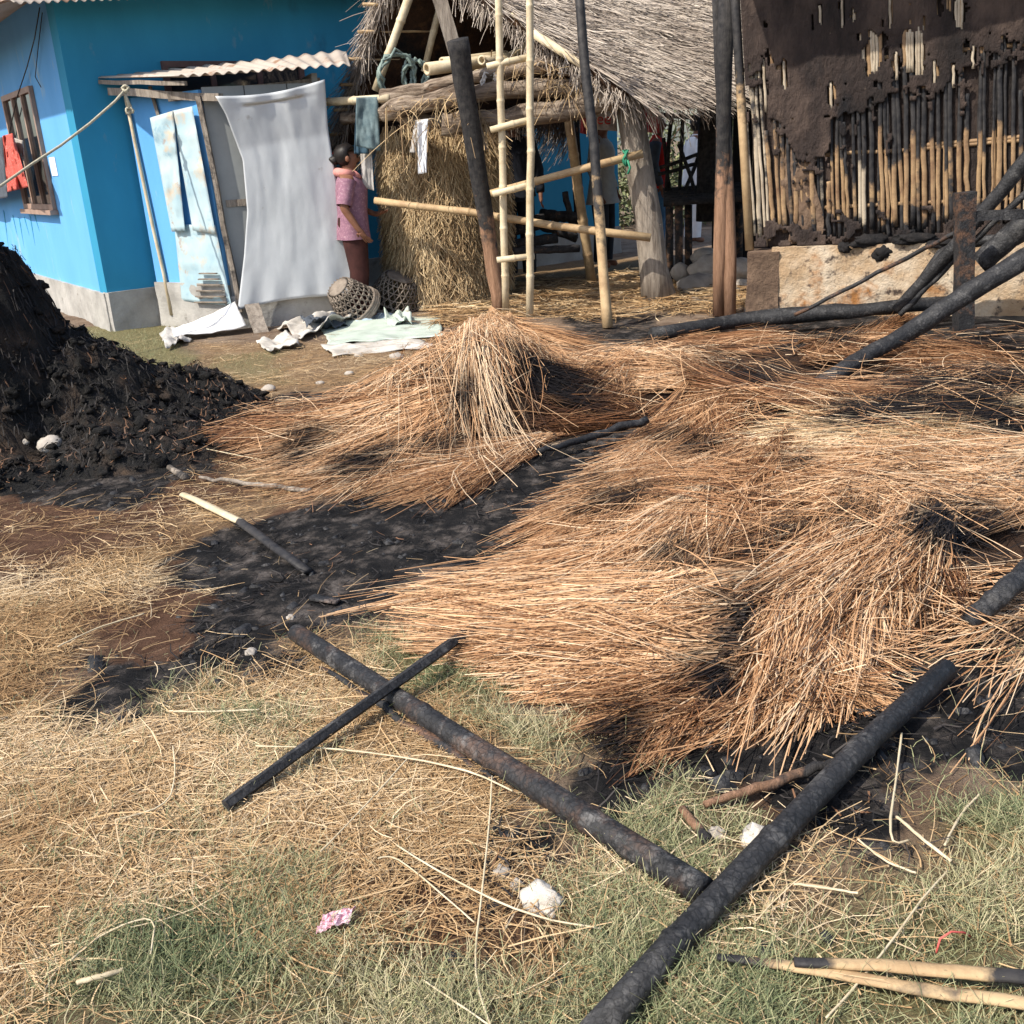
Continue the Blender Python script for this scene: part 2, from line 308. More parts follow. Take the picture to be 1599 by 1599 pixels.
def bamboo_pole(a, b, r0, r1, node=0.32, bend=0.0, wob=0.004, n=12):
    """bamboo culm: swollen rings at the nodes, slight kinks"""
    a = V3(a); b = V3(b); L = np.linalg.norm(b - a); P = []; R = []
    k = max(2, int(L / node)); sag = np.array([0, 0, -bend])
    P.append(a); R.append(r0)
    for i in range(1, k):
        t = (i + rng.uniform(-0.12, 0.12)) / k; c = a + (b - a) * t + sag * math.sin(math.pi * t) + rng.normal(0, wob, 3); r = r0 + (r1 - r0) * t
        d = (b - a) / L
        for o, g in ((-0.02, 1.0), (-0.006, 1.10), (0.004, 1.13), (0.010, 1.02), (0.03, 0.985)):
            P.append(c + d * o * (r / 0.03)); R.append(r * g)
    P.append(b); R.append(r1)
    return tube(P, R, n)
def box(c, s, R=None, jit=0.0):
    c = V3(c); h = V3(s) / 2
    V = np.array([[x, y, z] for x in (-1, 1) for y in (-1, 1) for z in (-1, 1)], float) * h
    if jit: V += rng.normal(0, jit, V.shape)
    if R is not None: V = V @ np.asarray(R).T
    return V + c, [(0, 1, 3, 2), (4, 6, 7, 5), (0, 4, 5, 1), (2, 3, 7, 6), (0, 2, 6, 4), (1, 5, 7, 3)]
def frame2(d):
    """rotation whose x axis is the plan direction d and z is up"""
    d = np.array([d[0], d[1], 0.0]); d /= np.linalg.norm(d); return np.array([d, [-d[1], d[0], 0], [0, 0, 1]]).T
def wbox(o, d, s0, s1, n0, n1, z0, z1, jit=0.0):
    """box in a wall frame: o origin, d wall direction, n outward (to the side of the camera) = -left normal"""
    R = frame2(d); V, F = box(((s0 + s1) / 2, -(n0 + n1) / 2, (z0 + z1) / 2), (abs(s1 - s0), abs(n1 - n0), abs(z1 - z0)), None, jit)
    return V @ R.T + V3(o), F
def grid(fn, nu, nv):
    V = np.array([fn(i / (nu - 1), j / (nv - 1)) for j in range(nv) for i in range(nu)], float)
    F = [(j * nu + i, j * nu + i + 1, (j + 1) * nu + i + 1, (j + 1) * nu + i) for j in range(nv - 1) for i in range(nu - 1)]
    return V, F
def solid(o, t, off=0.0):
    m = o.modifiers.new('thickness', 'SOLIDIFY'); m.thickness = t; m.offset = off; return o
def ribbons(P, W, tone, char=None, vee=True, roll=None):
    """P (N,K,3) centre lines -> V-section strips; tone per strip, char (N,K)"""
    N, K, _ = P.shape
    T = np.gradient(P, axis=1); T /= np.linalg.norm(T, axis=2, keepdims=True) + 1e-9
    up = rng.normal(0, 0.45, (N, 1, 3)) + np.array([0, 0, 1.0]) if roll is None else roll
    S = np.cross(T, np.broadcast_to(up, T.shape)); S /= np.linalg.norm(S, axis=2, keepdims=True) + 1e-9
    Wk = np.asarray(W)[:, None, None] * np.linspace(1.0, 0.6, K)[None, :, None] * 0.5
    if vee:
        U = np.cross(S, T); V = np.stack([P - S * Wk, P + U * Wk * 0.9, P + S * Wk], axis=2); c = 3
    else: V = np.stack([P - S * Wk, P + S * Wk], axis=2); c = 2
    idx = np.arange(N * K * c).reshape(N, K, c)
    F = np.concatenate([np.stack([idx[:, :-1, i], idx[:, :-1, i + 1], idx[:, 1:, i + 1], idx[:, 1:, i]], axis=-1).reshape(-1, 4) for i in range(c - 1)])
    tn = np.repeat(np.clip(np.asarray(tone), 0, 1), K * c)
    ch = np.zeros(N * K * c) if char is None else np.repeat(np.clip(char, 0, 1).reshape(-1), c)
    return (V.reshape(-1, 3), F), {'tone': tn, 'char': ch}
def blob(c, s, seed, sub=2, amp=0.3, R=None, freq=2.0):
    bm = bmesh.new(); bmesh.ops.create_icosphere(bm, subdivisions=sub, radius=1.0)
    V = np.array([v.co[:] for v in bm.verts]); F = [[v.index for v in f.verts] for f in bm.faces]; bm.free()
    n = fbm(V[:, 0] + V[:, 2] * 0.7 + seed * 3.1, V[:, 1] - V[:, 2] * 0.6 + seed * 1.7, freq, seed, 3)
    V = V * (1 + amp * (n - 0.5) * 2)[:, None] * V3(s)
    if R is not None: V = V @ np.asarray(R).T
    return V + V3(c), F

# ------------------------------------------------------------------ terrain and heap heights
MOUND = [((-2.92, 5.75), (0.62, 0.80), 1.20), ((-2.45, 5.9), (0.62, 0.75), 0.50), ((-2.0, 6.15), (0.62, 0.6), 0.30), ((-3.0, 5.1), (0.85, 0.5), 0.16), ((-3.5, 5.6), (1.0, 1.0), 0.9), ((-2.1, 5.45), (0.7, 0.5), 0.22)]
HEAP = [((-0.12, 5.80), (0.66, 0.78), 0.40), ((-0.48, 5.55), (0.72, 0.6), 0.24), ((-0.95, 5.5), (0.95, 0.55), 0.16), ((0.75, 6.0), (1.1, 0.6), 0.22), ((1.6, 6.6), (1.3, 0.7), 0.09),
        ((1.0, 3.55), (0.95, 0.92), 0.13), ((1.65, 4.1), (1.15, 1.0), 0.17), ((2.45, 4.8), (1.2, 0.95), 0.20), ((0.55, 2.85), (0.55, 0.42), 0.11), ((1.30, 3.35), (0.6, 0.6), 0.10), ((1.35, 5.05), (0.62, 0.6), 0.14), ((2.9, 6.2), (1.7, 1.0), 0.07)]
def bumps(x, y, L):
    h = np.zeros(np.shape(x))
    for (cx, cy), (rx, ry), hh in L:
        r2 = ((x - cx) / rx) ** 2 + ((y - cy) / ry) ** 2
        b = hh * np.clip(1 - r2, 0, 1) ** 1.25; h = np.maximum(h, b) + 0.25 * np.minimum(h, b)
    return h
def gz(x, y):
    x = np.asarray(x, float); y = np.asarray(y, float); fade = np.clip(1 - (np.hypot(x, y - 6) - 9) / 6, 0, 1)
    return fade * ((fbm(x, y, 0.9, 3, 3) - 0.45) * 0.07 + (fbm(x, y, 6, 9, 3) - 0.45) * 0.022) + 0.03 * np.exp(-(((x + 0.55) / 0.5) ** 2 + ((y - 4.2) / 0.4) ** 2))
def hz(x, y): return bumps(np.asarray(x, float), np.asarray(y, float), HEAP) * (0.86 + 0.28 * vnoise(x, y, 3.0, 5))
def mz(x, y):
    h = bumps(np.asarray(x, float), np.asarray(y, float), MOUND)
    return h * (0.72 + 0.5 * fbm(x, y, 3.2, 31, 4)) + np.where(h > 0.02, (fbm(x, y, 9, 41, 5) - 0.45) * 0.20 * np.clip(h * 5, 0, 1), 0)
def surf(x, y): return gz(x, y) + hz(x, y)
def S(px, py):
    """point of the straw heaps' surface measured at a pixel"""
    d = ray(px, py); t0 = (0.8 - CAM_H) / d[2]; t1 = (-0.08 - CAM_H) / d[2]
    for t in np.linspace(t0, t1, 400):
        p = ORI + d * t
        if p[2] <= surf(p[0], p[1]): return p
    return G(px, py)
def gp(px, py, up=0.0):
    p = G(px, py); p = G(px, py, float(gz(p[0], p[1]))); return p + np.array([0, 0, up])

BURN = [(WP((470, 800), (560, 790), (700, 760), (800, 720), (900, 690), (1000, 650), (1010, 730), (900, 800), (830, 840), (780, 900), (690, 925), (620, 950), (540, 965), (470, 990), (440, 1040), (340, 1055), (270, 1085), (230, 1120), (110, 1120), (95, 1085), (170, 1030), (260, 1010), (300, 960), (290, 900), (320, 850), (400, 815)), 1.0),
        (WP((740, 1290), (860, 1240), (960, 1200), (1010, 1180), (1000, 1230), (940, 1280), (880, 1345), (800, 1360), (730, 1345)), 1.0),
        (WP((1000, 1180), (1140, 1130), (1300, 1050), (1450, 990), (1599, 950), (1640, 1190), (1500, 1190), (1390, 1210), (1420, 1280), (1430, 1370), (1370, 1395), (1290, 1370), (1260, 1290), (1200, 1240), (1090, 1260), (1040, 1220)), 0.95),
        (WP((960, 520), (1200, 490), (1700, 470), (1800, 760), (1500, 760), (1200, 660), (1100, 640), (1000, 640), (940, 600)), 0.9),
        (WP((1450, 800), (1650, 780), (1700, 1000), (1400, 1010)), 1.0),
        (WP((-300, 560), (200, 560), (370, 600), (405, 645), (380, 700), (300, 745), (210, 790), (60, 800), (-100, 760)), 0.9),
        (WP((420, 625), (600, 590), (690, 600), (560, 650), (430, 665)), 0.65),
        (WP((860, 480), (1020, 480), (1060, 530), (880, 545)), 0.6)]
BROWN = [(WP((100, 960), (260, 880), (420, 810), (480, 800), (500, 990), (300, 1060), (100, 1130), (60, 1060)), 1.0), (WP((560, 1330), (700, 1300), (900, 1380), (930, 1460), (800, 1540), (600, 1500)), 1.0), (WP((560, 1170), (720, 1170), (760, 1290), (600, 1290)), 0.8), (WP((-60, 700), (300, 690), (400, 760), (300, 830), (150, 880), (60, 930), (-60, 920)), 1.0), (WP((1000, 1150), (1300, 1060), (1330, 1240), (1060, 1280)), 0.9)]
GRASS = [(WP((60, 1340), (180, 1290), (330, 1290), (480, 1320), (530, 1400), (700, 1440), (760, 1500), (760, 1650), (0, 1650), (60, 1450)), 0.9),
         (WP((740, 1650), (760, 1520), (930, 1440), (1050, 1330), (1180, 1330), (1270, 1390), (1450, 1320), (1640, 1210), (1700, 1700)), 1.0),
         (WP((530, 985), (690, 970), (720, 1040), (800, 1090), (930, 1130), (900, 1195), (700, 1130), (560, 1050)), 1.0),
         (WP((110, 512), (275, 507), (300, 560), (330, 590), (230, 605), (140, 545)), 1.0), (WP((330, 560), (430, 545), (450, 600), (350, 600)), 0.6),
         (WP((220, 1110), (330, 1060), (430, 1090), (420, 1150), (300, 1130)), 0.7), (WP((950, 1230), (1080, 1200), (1180, 1290), (1060, 1340), (950, 1290)), 0.8), (WP((330, 1150), (470, 1130), (480, 1180), (350, 1230)), 0.5)]
LITTER = [(WP((-60, 800), (200, 790), (330, 830), (260, 920), (100, 1000), (90, 1130), (260, 1120), (470, 1000), (620, 1080), (720, 1200), (760, 1260), (720, 1400), (850, 1500), (500, 1480), (300, 1420), (150, 1500), (-60, 1650)), 1.0),
          (WP((-60, 850), (150, 850), (220, 960), (80, 1010), (-60, 1040)), 0.6), (WP((600, 1200), (740, 1280), (900, 1400), (1000, 1480), (800, 1520), (560, 1420)), 0.8),
          (WP((300, 540), (700, 530), (650, 620), (430, 640), (330, 620)), 0.55), (WP((760, 420), (1050, 400), (1050, 480), (800, 490)), 0.8), (WP((1000, 1380), (1100, 1330), (1050, 1450), (950, 1480)), 0.5),
          (WP((1150, 1330), (1599, 1250), (1599, 1500), (1100, 1520)), 0.25), (WP((150, 700), (420, 690), (480, 790), (200, 860)), 0.5)]
def mask(x, y, L, soft=0.09, amp=0.22, sc=4.0, seed=0):
    n = (fbm(x, y, sc, seed, 4) - 0.47) * 2; m = np.zeros(np.shape(x))
    for poly, s in L: m = np.maximum(m, s * sstep(soft, -soft, sdf(x, y, poly) + n * amp))
    return m

# ground: one sheet, fine near the camera, reaching the horizon
def axis(lo, hi, step, far):
    a = list(np.arange(lo, hi + 1e-6, step)); s = step; x = hi
    while x < far: s *= 1.35; x += s; a.append(x)
    s = step; x = lo
    while x > -far: s *= 1.35; x -= s; a.insert(0, x)
    return np.array(a)
gx = axis(-4.2, 4.2, 0.04, 400); gy = axis(0.6, 12.5, 0.04, 500)
X, Y = np.meshgrid(gx, gy); Z = gz(X, Y); ny_, nx_ = X.shape
ii = np.arange(nx_ * ny_).reshape(ny_, nx_)
GF = np.stack([ii[:-1, :-1], ii[:-1, 1:], ii[1:, 1:], ii[1:, :-1]], -1).reshape(-1, 4)
xf, yf = X.ravel(), Y.ravel()
mb = mask(xf, yf, BURN, 0.10, 0.20, 5.0, 1); mg = mask(xf, yf, GRASS, 0.12, 0.2, 4.0, 2); ml = mask(xf, yf, LITTER, 0.12, 0.2, 4.0, 3); mbr = mask(xf, yf, BROWN, 0.2, 0.3, 3.0, 4)
def ground_mat():
    m, nd, ln, bs = newmat('ground_soil'); tc = nd.new('ShaderNodeTexCoord').outputs['Object']
    def at(n): a = nd.new('ShaderNodeAttribute'); a.attribute_name = n; return a.outputs['Fac']
    n1 = noise_node(nd, ln, tc, 3, 8, 0.68); soil = ramp(nd, [(0.3, (0.10, 0.065, 0.045)), (0.5, (0.19, 0.135, 0.095)), (0.72, (0.31, 0.24, 0.175))]); ln.new(n1.outputs[0], soil.inputs[0])
    n5 = noise_node(nd, ln, tc, 60, 6, 0.75); lit = ramp(nd, [(0.32, (0.13, 0.075, 0.035)), (0.55, (0.34, 0.22, 0.11)), (0.75, (0.50, 0.36, 0.19))]); ln.new(n5.outputs[0], lit.inputs[0])
    gr = ramp(nd, [(0.3, (0.085, 0.08, 0.038)), (0.55, (0.20, 0.175, 0.085)), (0.75, (0.36, 0.29, 0.16))]); ln.new(n5.outputs[0], gr.inputs[0])
    n7 = noise_node(nd, ln, tc, 9, 7, 0.7); br = ramp(nd, [(0.35, (0.055, 0.027, 0.016)), (0.6, (0.125, 0.068, 0.042)), (0.8, (0.21, 0.13, 0.085))]); ln.new(n7.outputs[0], br.inputs[0])
    n2 = noise_node(nd, ln, tc, 7, 8, 0.7); bl = ramp(nd, [(0.38, (0.007, 0.007, 0.008)), (0.50, (0.018, 0.017, 0.017)), (0.58, (0.07, 0.060, 0.054)), (0.70, (0.17, 0.148, 0.135))]); ln.new(n2.outputs[0], bl.inputs[0])
    c = mixc(nd, ln, at('litter'), soil.outputs[0], lit.outputs[0])
    c = mixc(nd, ln, at('grass'), c, gr.outputs[0])
    c = mixc(nd, ln, at('brown'), c, br.outputs[0])
    k = math_node(nd, ln, 'ADD', at('burn'), math_node(nd, ln, 'MULTIPLY', math_node(nd, ln, 'SUBTRACT', noise_node(nd, ln, tc, 18, 6, 0.7).outputs[0], 0.5), 0.9))
    kr = ramp(nd, [(0.38, (0, 0, 0)), (0.62, (1, 1, 1))]); ln.new(k, kr.inputs[0])
    c = mixc(nd, ln, kr.outputs[0], c, bl.outputs[0]); ln.new(c, bs.inputs['Base Color'])
    n3 = noise_node(nd, ln, tc, 30, 8, 0.75); p = bump(nd, ln, bs, n3.outputs[0], 0.9, 0.03)
    n4 = noise_node(nd, ln, tc, 110, 4, 0.7); bump(nd, ln, bs, n4.outputs[0], 0.5, 0.008, p)
    bs.inputs['Roughness'].default_value = 0.93; bs.inputs['Specular IOR Level'].default_value = 0.15; return m
M['ground'] = ground_mat()
g = obj('ground', (np.stack([xf, yf, Z.ravel()], -1), GF), 'ground', None, True, {'burn': mb, 'grass': mg, 'litter': ml, 'brown': mbr}, base=(0, 0, 0)); tag(g, 'trampled soil yard with scorched black patches and dry grass', 'ground', None, 'structure')
def wall_hit(o, d, px, py, n=0.0):
    """(s, z) where the sight line meets the vertical plane through o along d, pushed n towards the yard"""
    d = np.array(d) / np.hypot(*d); nv = np.array([d[1], -d[0]]); o = V3(o)[:2] + nv * n; r = ray(px, py)
    t = np.dot(o - ORI[:2], nv) / np.dot(r[:2], nv); p = ORI + r * t
    return float(np.dot(p[:2] - o, d)), float(p[2])
def wall_pt(o, d, s, z, n=0.0):
    d = np.array(d) / np.hypot(*d); p = V3(o)[:2] + d * s + np.array([d[1], -d[0]]) * n; return np.array([p[0], p[1], z])
def wp(o, d, px, py, n=0.0):
    s, z = wall_hit(o, d, px, py, n); return wall_pt(o, d, s, z, n)
def rough_slab(o, d, s0, s1, n0, n1, z0, z1, step=0.06, amp=0.02, seed=0, lean=0.0):
    """front, left side and top of a masonry block with an uneven face"""
    ns = max(3, int((s1 - s0) / step)); nz = max(3, int((z1 - z0) / step)); nn = max(3, int((n1 - n0) / step))
    def front(u, v):
        s = s0 + (s1 - s0) * u; z = z0 + (z1 - z0) * v
        return wall_pt(o, d, s, z, n1 + (fbm(s, z, 5, seed, 4) - 0.47) * 2 * amp * (1 if v < 0.999 else 0.3))
    def side(u, v):
        n = n0 + (n1 - n0) * u; z = z0 + (z1 - z0) * v; a = (fbm(n + 7, z, 5, seed, 4) - 0.47) * 2 * amp
        return wall_pt(o, d, s0 + a * (1 - abs(2 * u - 1)), z, n if u < 0.999 else n1 + (fbm(s0, z, 5, seed, 4) - 0.47) * 2 * amp * (1 if v < 0.999 else 0.3))
    def side2(u, v):
        n = n0 + (n1 - n0) * u; z = z0 + (z1 - z0) * v
        return wall_pt(o, d, s1, z, n if u < 0.999 else n1 + (fbm(s1, z, 5, seed, 4) - 0.47) * 2 * amp * (1 if v < 0.999 else 0.3))
    def top(u, v):
        s = s0 + (s1 - s0) * u; n = n0 + (n1 - n0) * (1 - v)
        return wall_pt(o, d, s, z1 + (fbm(s, n, 6, seed + 3, 3) - 0.47) * amp * (1 - abs(2 * v - 1)), n if v > 0.001 else n1 + (fbm(s, z1, 5, seed, 4) - 0.47) * 2 * amp * 0.3)
    return join(grid(front, ns, nz), grid(side, nn, nz), grid(top, ns, nn), grid(side2, nn, nz))

# ------------------------------------------------------------------ blue house
C0 = np.array([-3.77, 10.12, 0.0]); dR = np.array([0.78, 0.62]); dR /= np.hypot(*dR); dLn = np.array([0.56, -0.83]); dLn /= np.hypot(*dLn)
OL = C0 - np.array([*dLn, 0]) * 6.0; HR = 7.0
house = empty('blue_house', C0, 'blue painted masonry house with grey concrete footing and tin eaves', 'house')
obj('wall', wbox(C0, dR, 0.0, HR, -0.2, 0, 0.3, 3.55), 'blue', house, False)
obj('wall', wbox(OL, dLn, 0, 5.94, -0.2, 0, 0.3, 3.05), 'blue_lit', house, False)['label'] = 'sunlit blue wall with the window'
obj('footing', rough_slab(C0, dR, 0.0, HR, -0.2, 0.03, -0.1, 0.37, 0.05, 0.03, 3), 'concrete', house)
obj('footing', rough_slab(OL, dLn, 0, 5.95, -0.2, 0.03, -0.1, 0.36, 0.05, 0.03, 5), 'concrete', house)
def tin_sheet(o, d, s0, s1, n0, z0, n1, z1, wave=0.076, amp=0.011, per=8, rise=0.0):
    ns = int((s1 - s0) / wave * per)
    def f(u, v):
        s = s0 + (s1 - s0) * u; return wall_pt(o, d, s, z0 + (z1 - z0) * v + rise * s + amp * math.sin(2 * math.pi * s / wave), n0 + (n1 - n0) * v)
    return grid(f, ns, 3)
solid(obj('roof_sheet', tin_sheet(C0, dR, -0.45, HR + 0.3, 0.42, 2.86, -2.6, 3.9, rise=0.07), 'tin_warm', house), 0.004)
solid(obj('roof_sheet', tin_sheet(OL, dLn, -0.2, 6.05, 0.72, 2.81, -2.6, 3.86), 'tin_warm', house), 0.004)
def window(o, d, s0, s1, z0, z1, mat, nm, npanes, parent):
    fr = 0.055; wn_ = obj('window', join(wbox(o, d, s0, s1, 0.003, 0.045, z1 - fr, z1), wbox(o, d, s0, s1, 0.003, 0.045, z0, z0 + fr), wbox(o, d, s0, s0 + fr, 0.004, 0.044, z0 + fr, z1 - fr), wbox(o, d, s1 - fr, s1, 0.004, 0.044, z0 + fr, z1 - fr)), mat, parent, False)
    pw = (s1 - s0) / npanes
    for i in range(1, npanes):
        obj('mullion', wbox(o, d, s0 + i * pw - 0.025, s0 + i * pw + 0.025, 0.004, 0.040, z0 + fr, z1 - fr), mat, wn_, False)
    for i in range(npanes):
        obj('pane', wbox(o, d, s0 + i * pw + 0.02, s0 + (i + 1) * pw - 0.02, 0.002, 0.014, z0 + 0.03, z1 - 0.03), 'glass', wn_, False)
    obj('sill', wbox(o, d, s0 - 0.03, s1 + 0.03, 0.002, 0.085, z0 - 0.05, z0 - 0.002), 'frame_pale', wn_, False)
    return wn_
sa, za = wall_hit(OL, dLn, 50, 134); sb, zb = wall_hit(OL, dLn, 92, 332)
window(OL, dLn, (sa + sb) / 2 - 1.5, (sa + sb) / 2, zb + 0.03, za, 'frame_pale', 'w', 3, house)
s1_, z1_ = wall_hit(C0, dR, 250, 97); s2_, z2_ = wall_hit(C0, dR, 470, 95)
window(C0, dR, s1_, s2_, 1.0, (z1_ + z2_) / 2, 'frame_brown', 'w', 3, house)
for k_, (x_, y0_, y1_) in enumerate(((6, 335, 392), (20, 342, 372), (30, 346, 388), (38, 345, 368), (47, 343, 384), (54, 341, 362))):   # teal paint that ran down under the sill
    a_ = wp(OL, dLn, x_, y0_ - 6, 0.0); b_ = wp(OL, dLn, x_ + 8, y1_, 0.0); obj('paint_streak', tube(lerp(a_, b_, 6), [0.03, 0.028, 0.024, 0.018, 0.012, 0.003], 8, True, 0.2, False, 0.12, up=(0.83, 0.56, 0)), 'teal', house)
s, z = wall_hit(OL, dLn, 84, 260)
tag(obj('paper_notice', wbox(OL, dLn, s - 0.13, s + 0.13, 0.003, 0.006, z - 0.09, z + 0.09), 'whitecloth', None, False), 'small white paper notice stuck beside the house window', 'notice')
cp = [wp(OL, dLn, *p, n=0.05) for p in ((62, 12), (54, 60), (42, 105), (27, 150), (18, 192), (14, 215))]
tag(obj('power_cable', tube(cp, 0.006, 6), 'cable'), 'thin black cable hanging down the sunlit blue wall by the window', 'cable')
cp = [wp(OL, dLn, *p, n=0.03) for p in ((66, 20), (60, 70), (55, 120), (64, 136))]
tag(obj('power_cable', tube(cp, 0.0045, 6), 'cable'), 'short loose cable ending above the corner of the window', 'cable')

def cloth_grid(fn, mat, name, parent=None, nu=16, nv=26, t=0.004, **k):
    o = obj(name, grid(fn, nu, nv), mat, parent); solid(o, t); return o
# red cloth and dark clothes on the line in front of the window
def hang(top, bot_px, o, d, n, mat, name, label, cat, wob=0.03, seed=0, taper=None):
    (x0, y0), (x1, y1) = top; (x2, y2), (x3, y3) = bot_px
    def f(u, v):
        px = (x0 + (x1 - x0) * u) * (1 - v) + (x2 + (x3 - x2) * u) * v; py = (y0 + (y1 - y0) * u) * (1 - v) + (y2 + (y3 - y2) * u) * v
        a = (fbm(u * 3 + seed, v * 1.2, 2.5, seed, 3) - 0.47) * 2 * wob * (0.4 + v) + 0.45 * wob * math.sin(u * 6 + seed + v * 2)
        return wp(o, d, px, py, n=n + a)
    ob = cloth_grid(f, mat, name); tag(ob, label, cat); return ob
hang(((4, 212), (20, 208)), ((12, 300), (44, 292)), OL, dLn, 0.28, 'redprint', 'hanging_cloth', 'red patterned cloth hanging from the line before the window', 'cloth', 0.035, 3)
hang(((-40, 222), (4, 214)), ((-40, 318), (12, 308)), OL, dLn, 0.22, 'dark_rag', 'hanging_cloth', 'dark garment hanging beside the red patterned cloth', 'garment', 0.03, 5)
hang(((18, 214), (36, 220)), ((20, 262), (38, 250)), OL, dLn, 0.20, 'greycloth', 'hanging_cloth', 'pale grey rag tucked behind the red patterned cloth', 'cloth', 0.02, 9)

# ------------------------------------------------------------------ outhouse with tarp
K0 = np.array([-2.53, 9.80, 0]); LB = np.array([-3.36, 10.37, 0]); RB = np.array([-1.52, 10.14, 0])
dA = (K0 - LB)[:2]; LA = np.hypot(*dA); dA /= LA; dF = (RB - K0)[:2]; LF = np.hypot(*dF); dF /= LF
shed = empty('outhouse', K0, 'patched outhouse shed with blue side wall and rusty tin roof', 'shed')
obj('side_wall', wbox(LB, dA, 0, LA, -0.06, 0, 0.40, 2.10), 'blue_lit', shed, False)
obj('footing', rough_slab(LB, dA, 0, LA, -0.12, 0.03, -0.1, 0.42, 0.07, 0.015, 11), 'concrete', shed)
obj('footing', rough_slab(K0, dF, 0.02, LF, -0.12, 0.03, -0.1, 0.30, 0.07, 0.015, 12), 'concrete', shed)
for i, (a, b) in enumerate(((0.03, 0.40), (0.40, 0.78), (0.78, LF))):
    obj('board_panel', wbox(K0, dF, a + 0.004, b - 0.004, -0.04, 0.002 * i, 0.30, 2.12), 'board', shed, False)
obj('board_panel', wbox(K0, dF, 0.10, 0.38, 0.003, 0.012, 1.10, 1.16), 'wood_grey', shed, False, {'char': np.full(8, 0.2)})
obj('back_wall', wbox(RB, (-dF[1], dF[0]), 0, 0.9, -0.05, 0, 0.0, 2.2), 'board', shed, False)
def post(name, pts, r, mat, parent, char=None, n=10, sq=False, jit=0.03, **k):
    P = np.array(pts); VF = tube(P, r, n, True, jit, sq, **k); sm = not sq; ch = np.zeros(len(VF[0])) if char is None else np.repeat(np.asarray(char, float), n)
    return obj(name, VF, mat, parent, sm, {'char': ch})
post('corner_post', log_pts(wp(K0, dF, 309, 150, 0.03), wp(K0, dF, 376, 487, 0.03), 6, 0.004), 0.03, 'wood_grey', shed, np.full(6, 0.45), 4, True)
post('edge_post', log_pts(wp(LB, dA, 196, 150, 0.03), wp(LB, dA, 268, 492, 0.03), 6, 0.004), 0.018, 'bamboo', shed, np.full(6, 0.0), 8)
post('wall_post', log_pts(wp(LB, dA, 234, 135, 0.02), wp(LB, dA, 250, 190, 0.02), 4, 0.002), 0.02, 'wood_grey', shed, np.full(4, 0.1), 4, True)
FL, FR, BL, BR = D(279, 119, 9.66), D(547, 101, 9.98), D(152, 122, 10.30), np.array([-1.35, 11.1, 2.46])
def shed_roof(u, v):
    p = (FL * (1 - u) + FR * u) * (1 - v) + (BL * (1 - u) + BR * u) * v; L = np.linalg.norm(FR - FL)
    p = p + np.array([0, 0, 0.013 * math.sin(2 * math.pi * u * L / 0.10)]); return p
solid(obj('roof_sheet', grid(shed_roof, 150, 6), 'tin_warm', shed), 0.004)
for (a, b, y0, y1, h) in (((172, 143), (345, 152), 10.2, 9.72, 0.045), ((262, 152), (500, 128), 9.92, 10.22, 0.05), ((156, 128), (290, 130), 10.28, 9.72, 0.025)):
    post('roof_beam', log_pts(D(*a, y0), D(*b, y1), 5, 0.004), h, 'wood_grey', shed, np.full(5, 0.15), 4, True)
# tin sheets hung on the side wall
def sheet_quad(o, d, q, n, mat, name, parent, wav=0.012, seed=0, nu=10, nv=24, fold=()):
    (a, b), (c, e) = q
    def f(u, v):
        px = (a[0] + (b[0] - a[0]) * u) * (1 - v) + (c[0] + (e[0] - c[0]) * u) * v; py = (a[1] + (b[1] - a[1]) * u) * (1 - v) + (c[1] + (e[1] - c[1]) * u) * v
        k = (fbm(u * 2 + seed, v * 4, 2, seed, 3) - 0.47) * 2 * wav
        for fv in fold: k += 0.012 * math.exp(-((v - fv) / 0.02) ** 2)
        return wp(o, d, px, py, n=n + k)
    ob = obj(name, grid(f, nu, nv), mat, parent); solid(ob, 0.002); return ob
sheet_quad(LB, dA, (((234, 184), (270, 173)), ((268, 362), (289, 361))), 0.075, 'tin_blue', 'tin_strip', shed, 0.03, 2, fold=(0.3, 0.62))
sheet_quad(LB, dA, (((269, 173), (300, 166)), ((301, 360), (337, 366))), 0.06, 'tin_blue', 'tin_strip', shed, 0.02, 4, fold=(0.22, 0.48, 0.52))
sheet_quad(LB, dA, (((272, 350), (336, 352)), ((284, 470), (362, 478))), 0.03, 'tin_blue', 'tin_strip', shed, 0.015, 6, fold=(0.5,))
for k in range(6):   # woven bamboo showing where the lowest sheet has rusted away
    y = 425 + k * 9
    a = wp(LB, dA, 312 - k * 1.5, y + 2, 0.062); b = wp(LB, dA, 338 + k * 3.2, y + 2, 0.062)
    obj('weave_strip', tube(lerp(a, b, 4), 0.02, 4, True, 0.1, True, flat=0.4), 'basket', shed)
# grey tarp over the doorway
LE = [(150, 336), (178, 352), (250, 379), (330, 386), (400, 381), (484, 371)]; RE = [(124, 507), (200, 512), (300, 528), (390, 542), (462, 557)]
def tarp_fn(u, v):
    yl = 150 + (484 - 150) * v; yr = 124 + (462 - 124) * v
    xl = np.interp(yl, [p[0] for p in LE], [p[1] for p in LE]); xr = np.interp(yr, [p[0] for p in RE], [p[1] for p in RE])
    px = xl + (xr - xl) * u; py = yl + (yr - yl) * u + (8 * math.sin(math.pi * u) if v < 0.05 else 0) - 7 * math.sin(math.pi * u) * v ** 3
    wr = 0.03 * (fbm(u * 2.2, v * 1.2, 2.2, 4, 4) - 0.47) + 0.010 * abs(fbm(u * 1.2 + v * 0.4, v * 1.0, 2.2, 12, 3) - 0.47) * 2 + 0.012 * math.sin(u * 9 + v * 3) * (1 - v) * 0.6 + 0.03 * math.sin(u * 21 + 6 * v) * max(0, 0.12 - v) * 4 + 0.02 * math.sin(u * 26) * max(0, v - 0.82) * 3
    return wp(K0, dF, px, py, n=0.115 + wr + 0.07 * max(0.0, 0.25 - v) * 4)
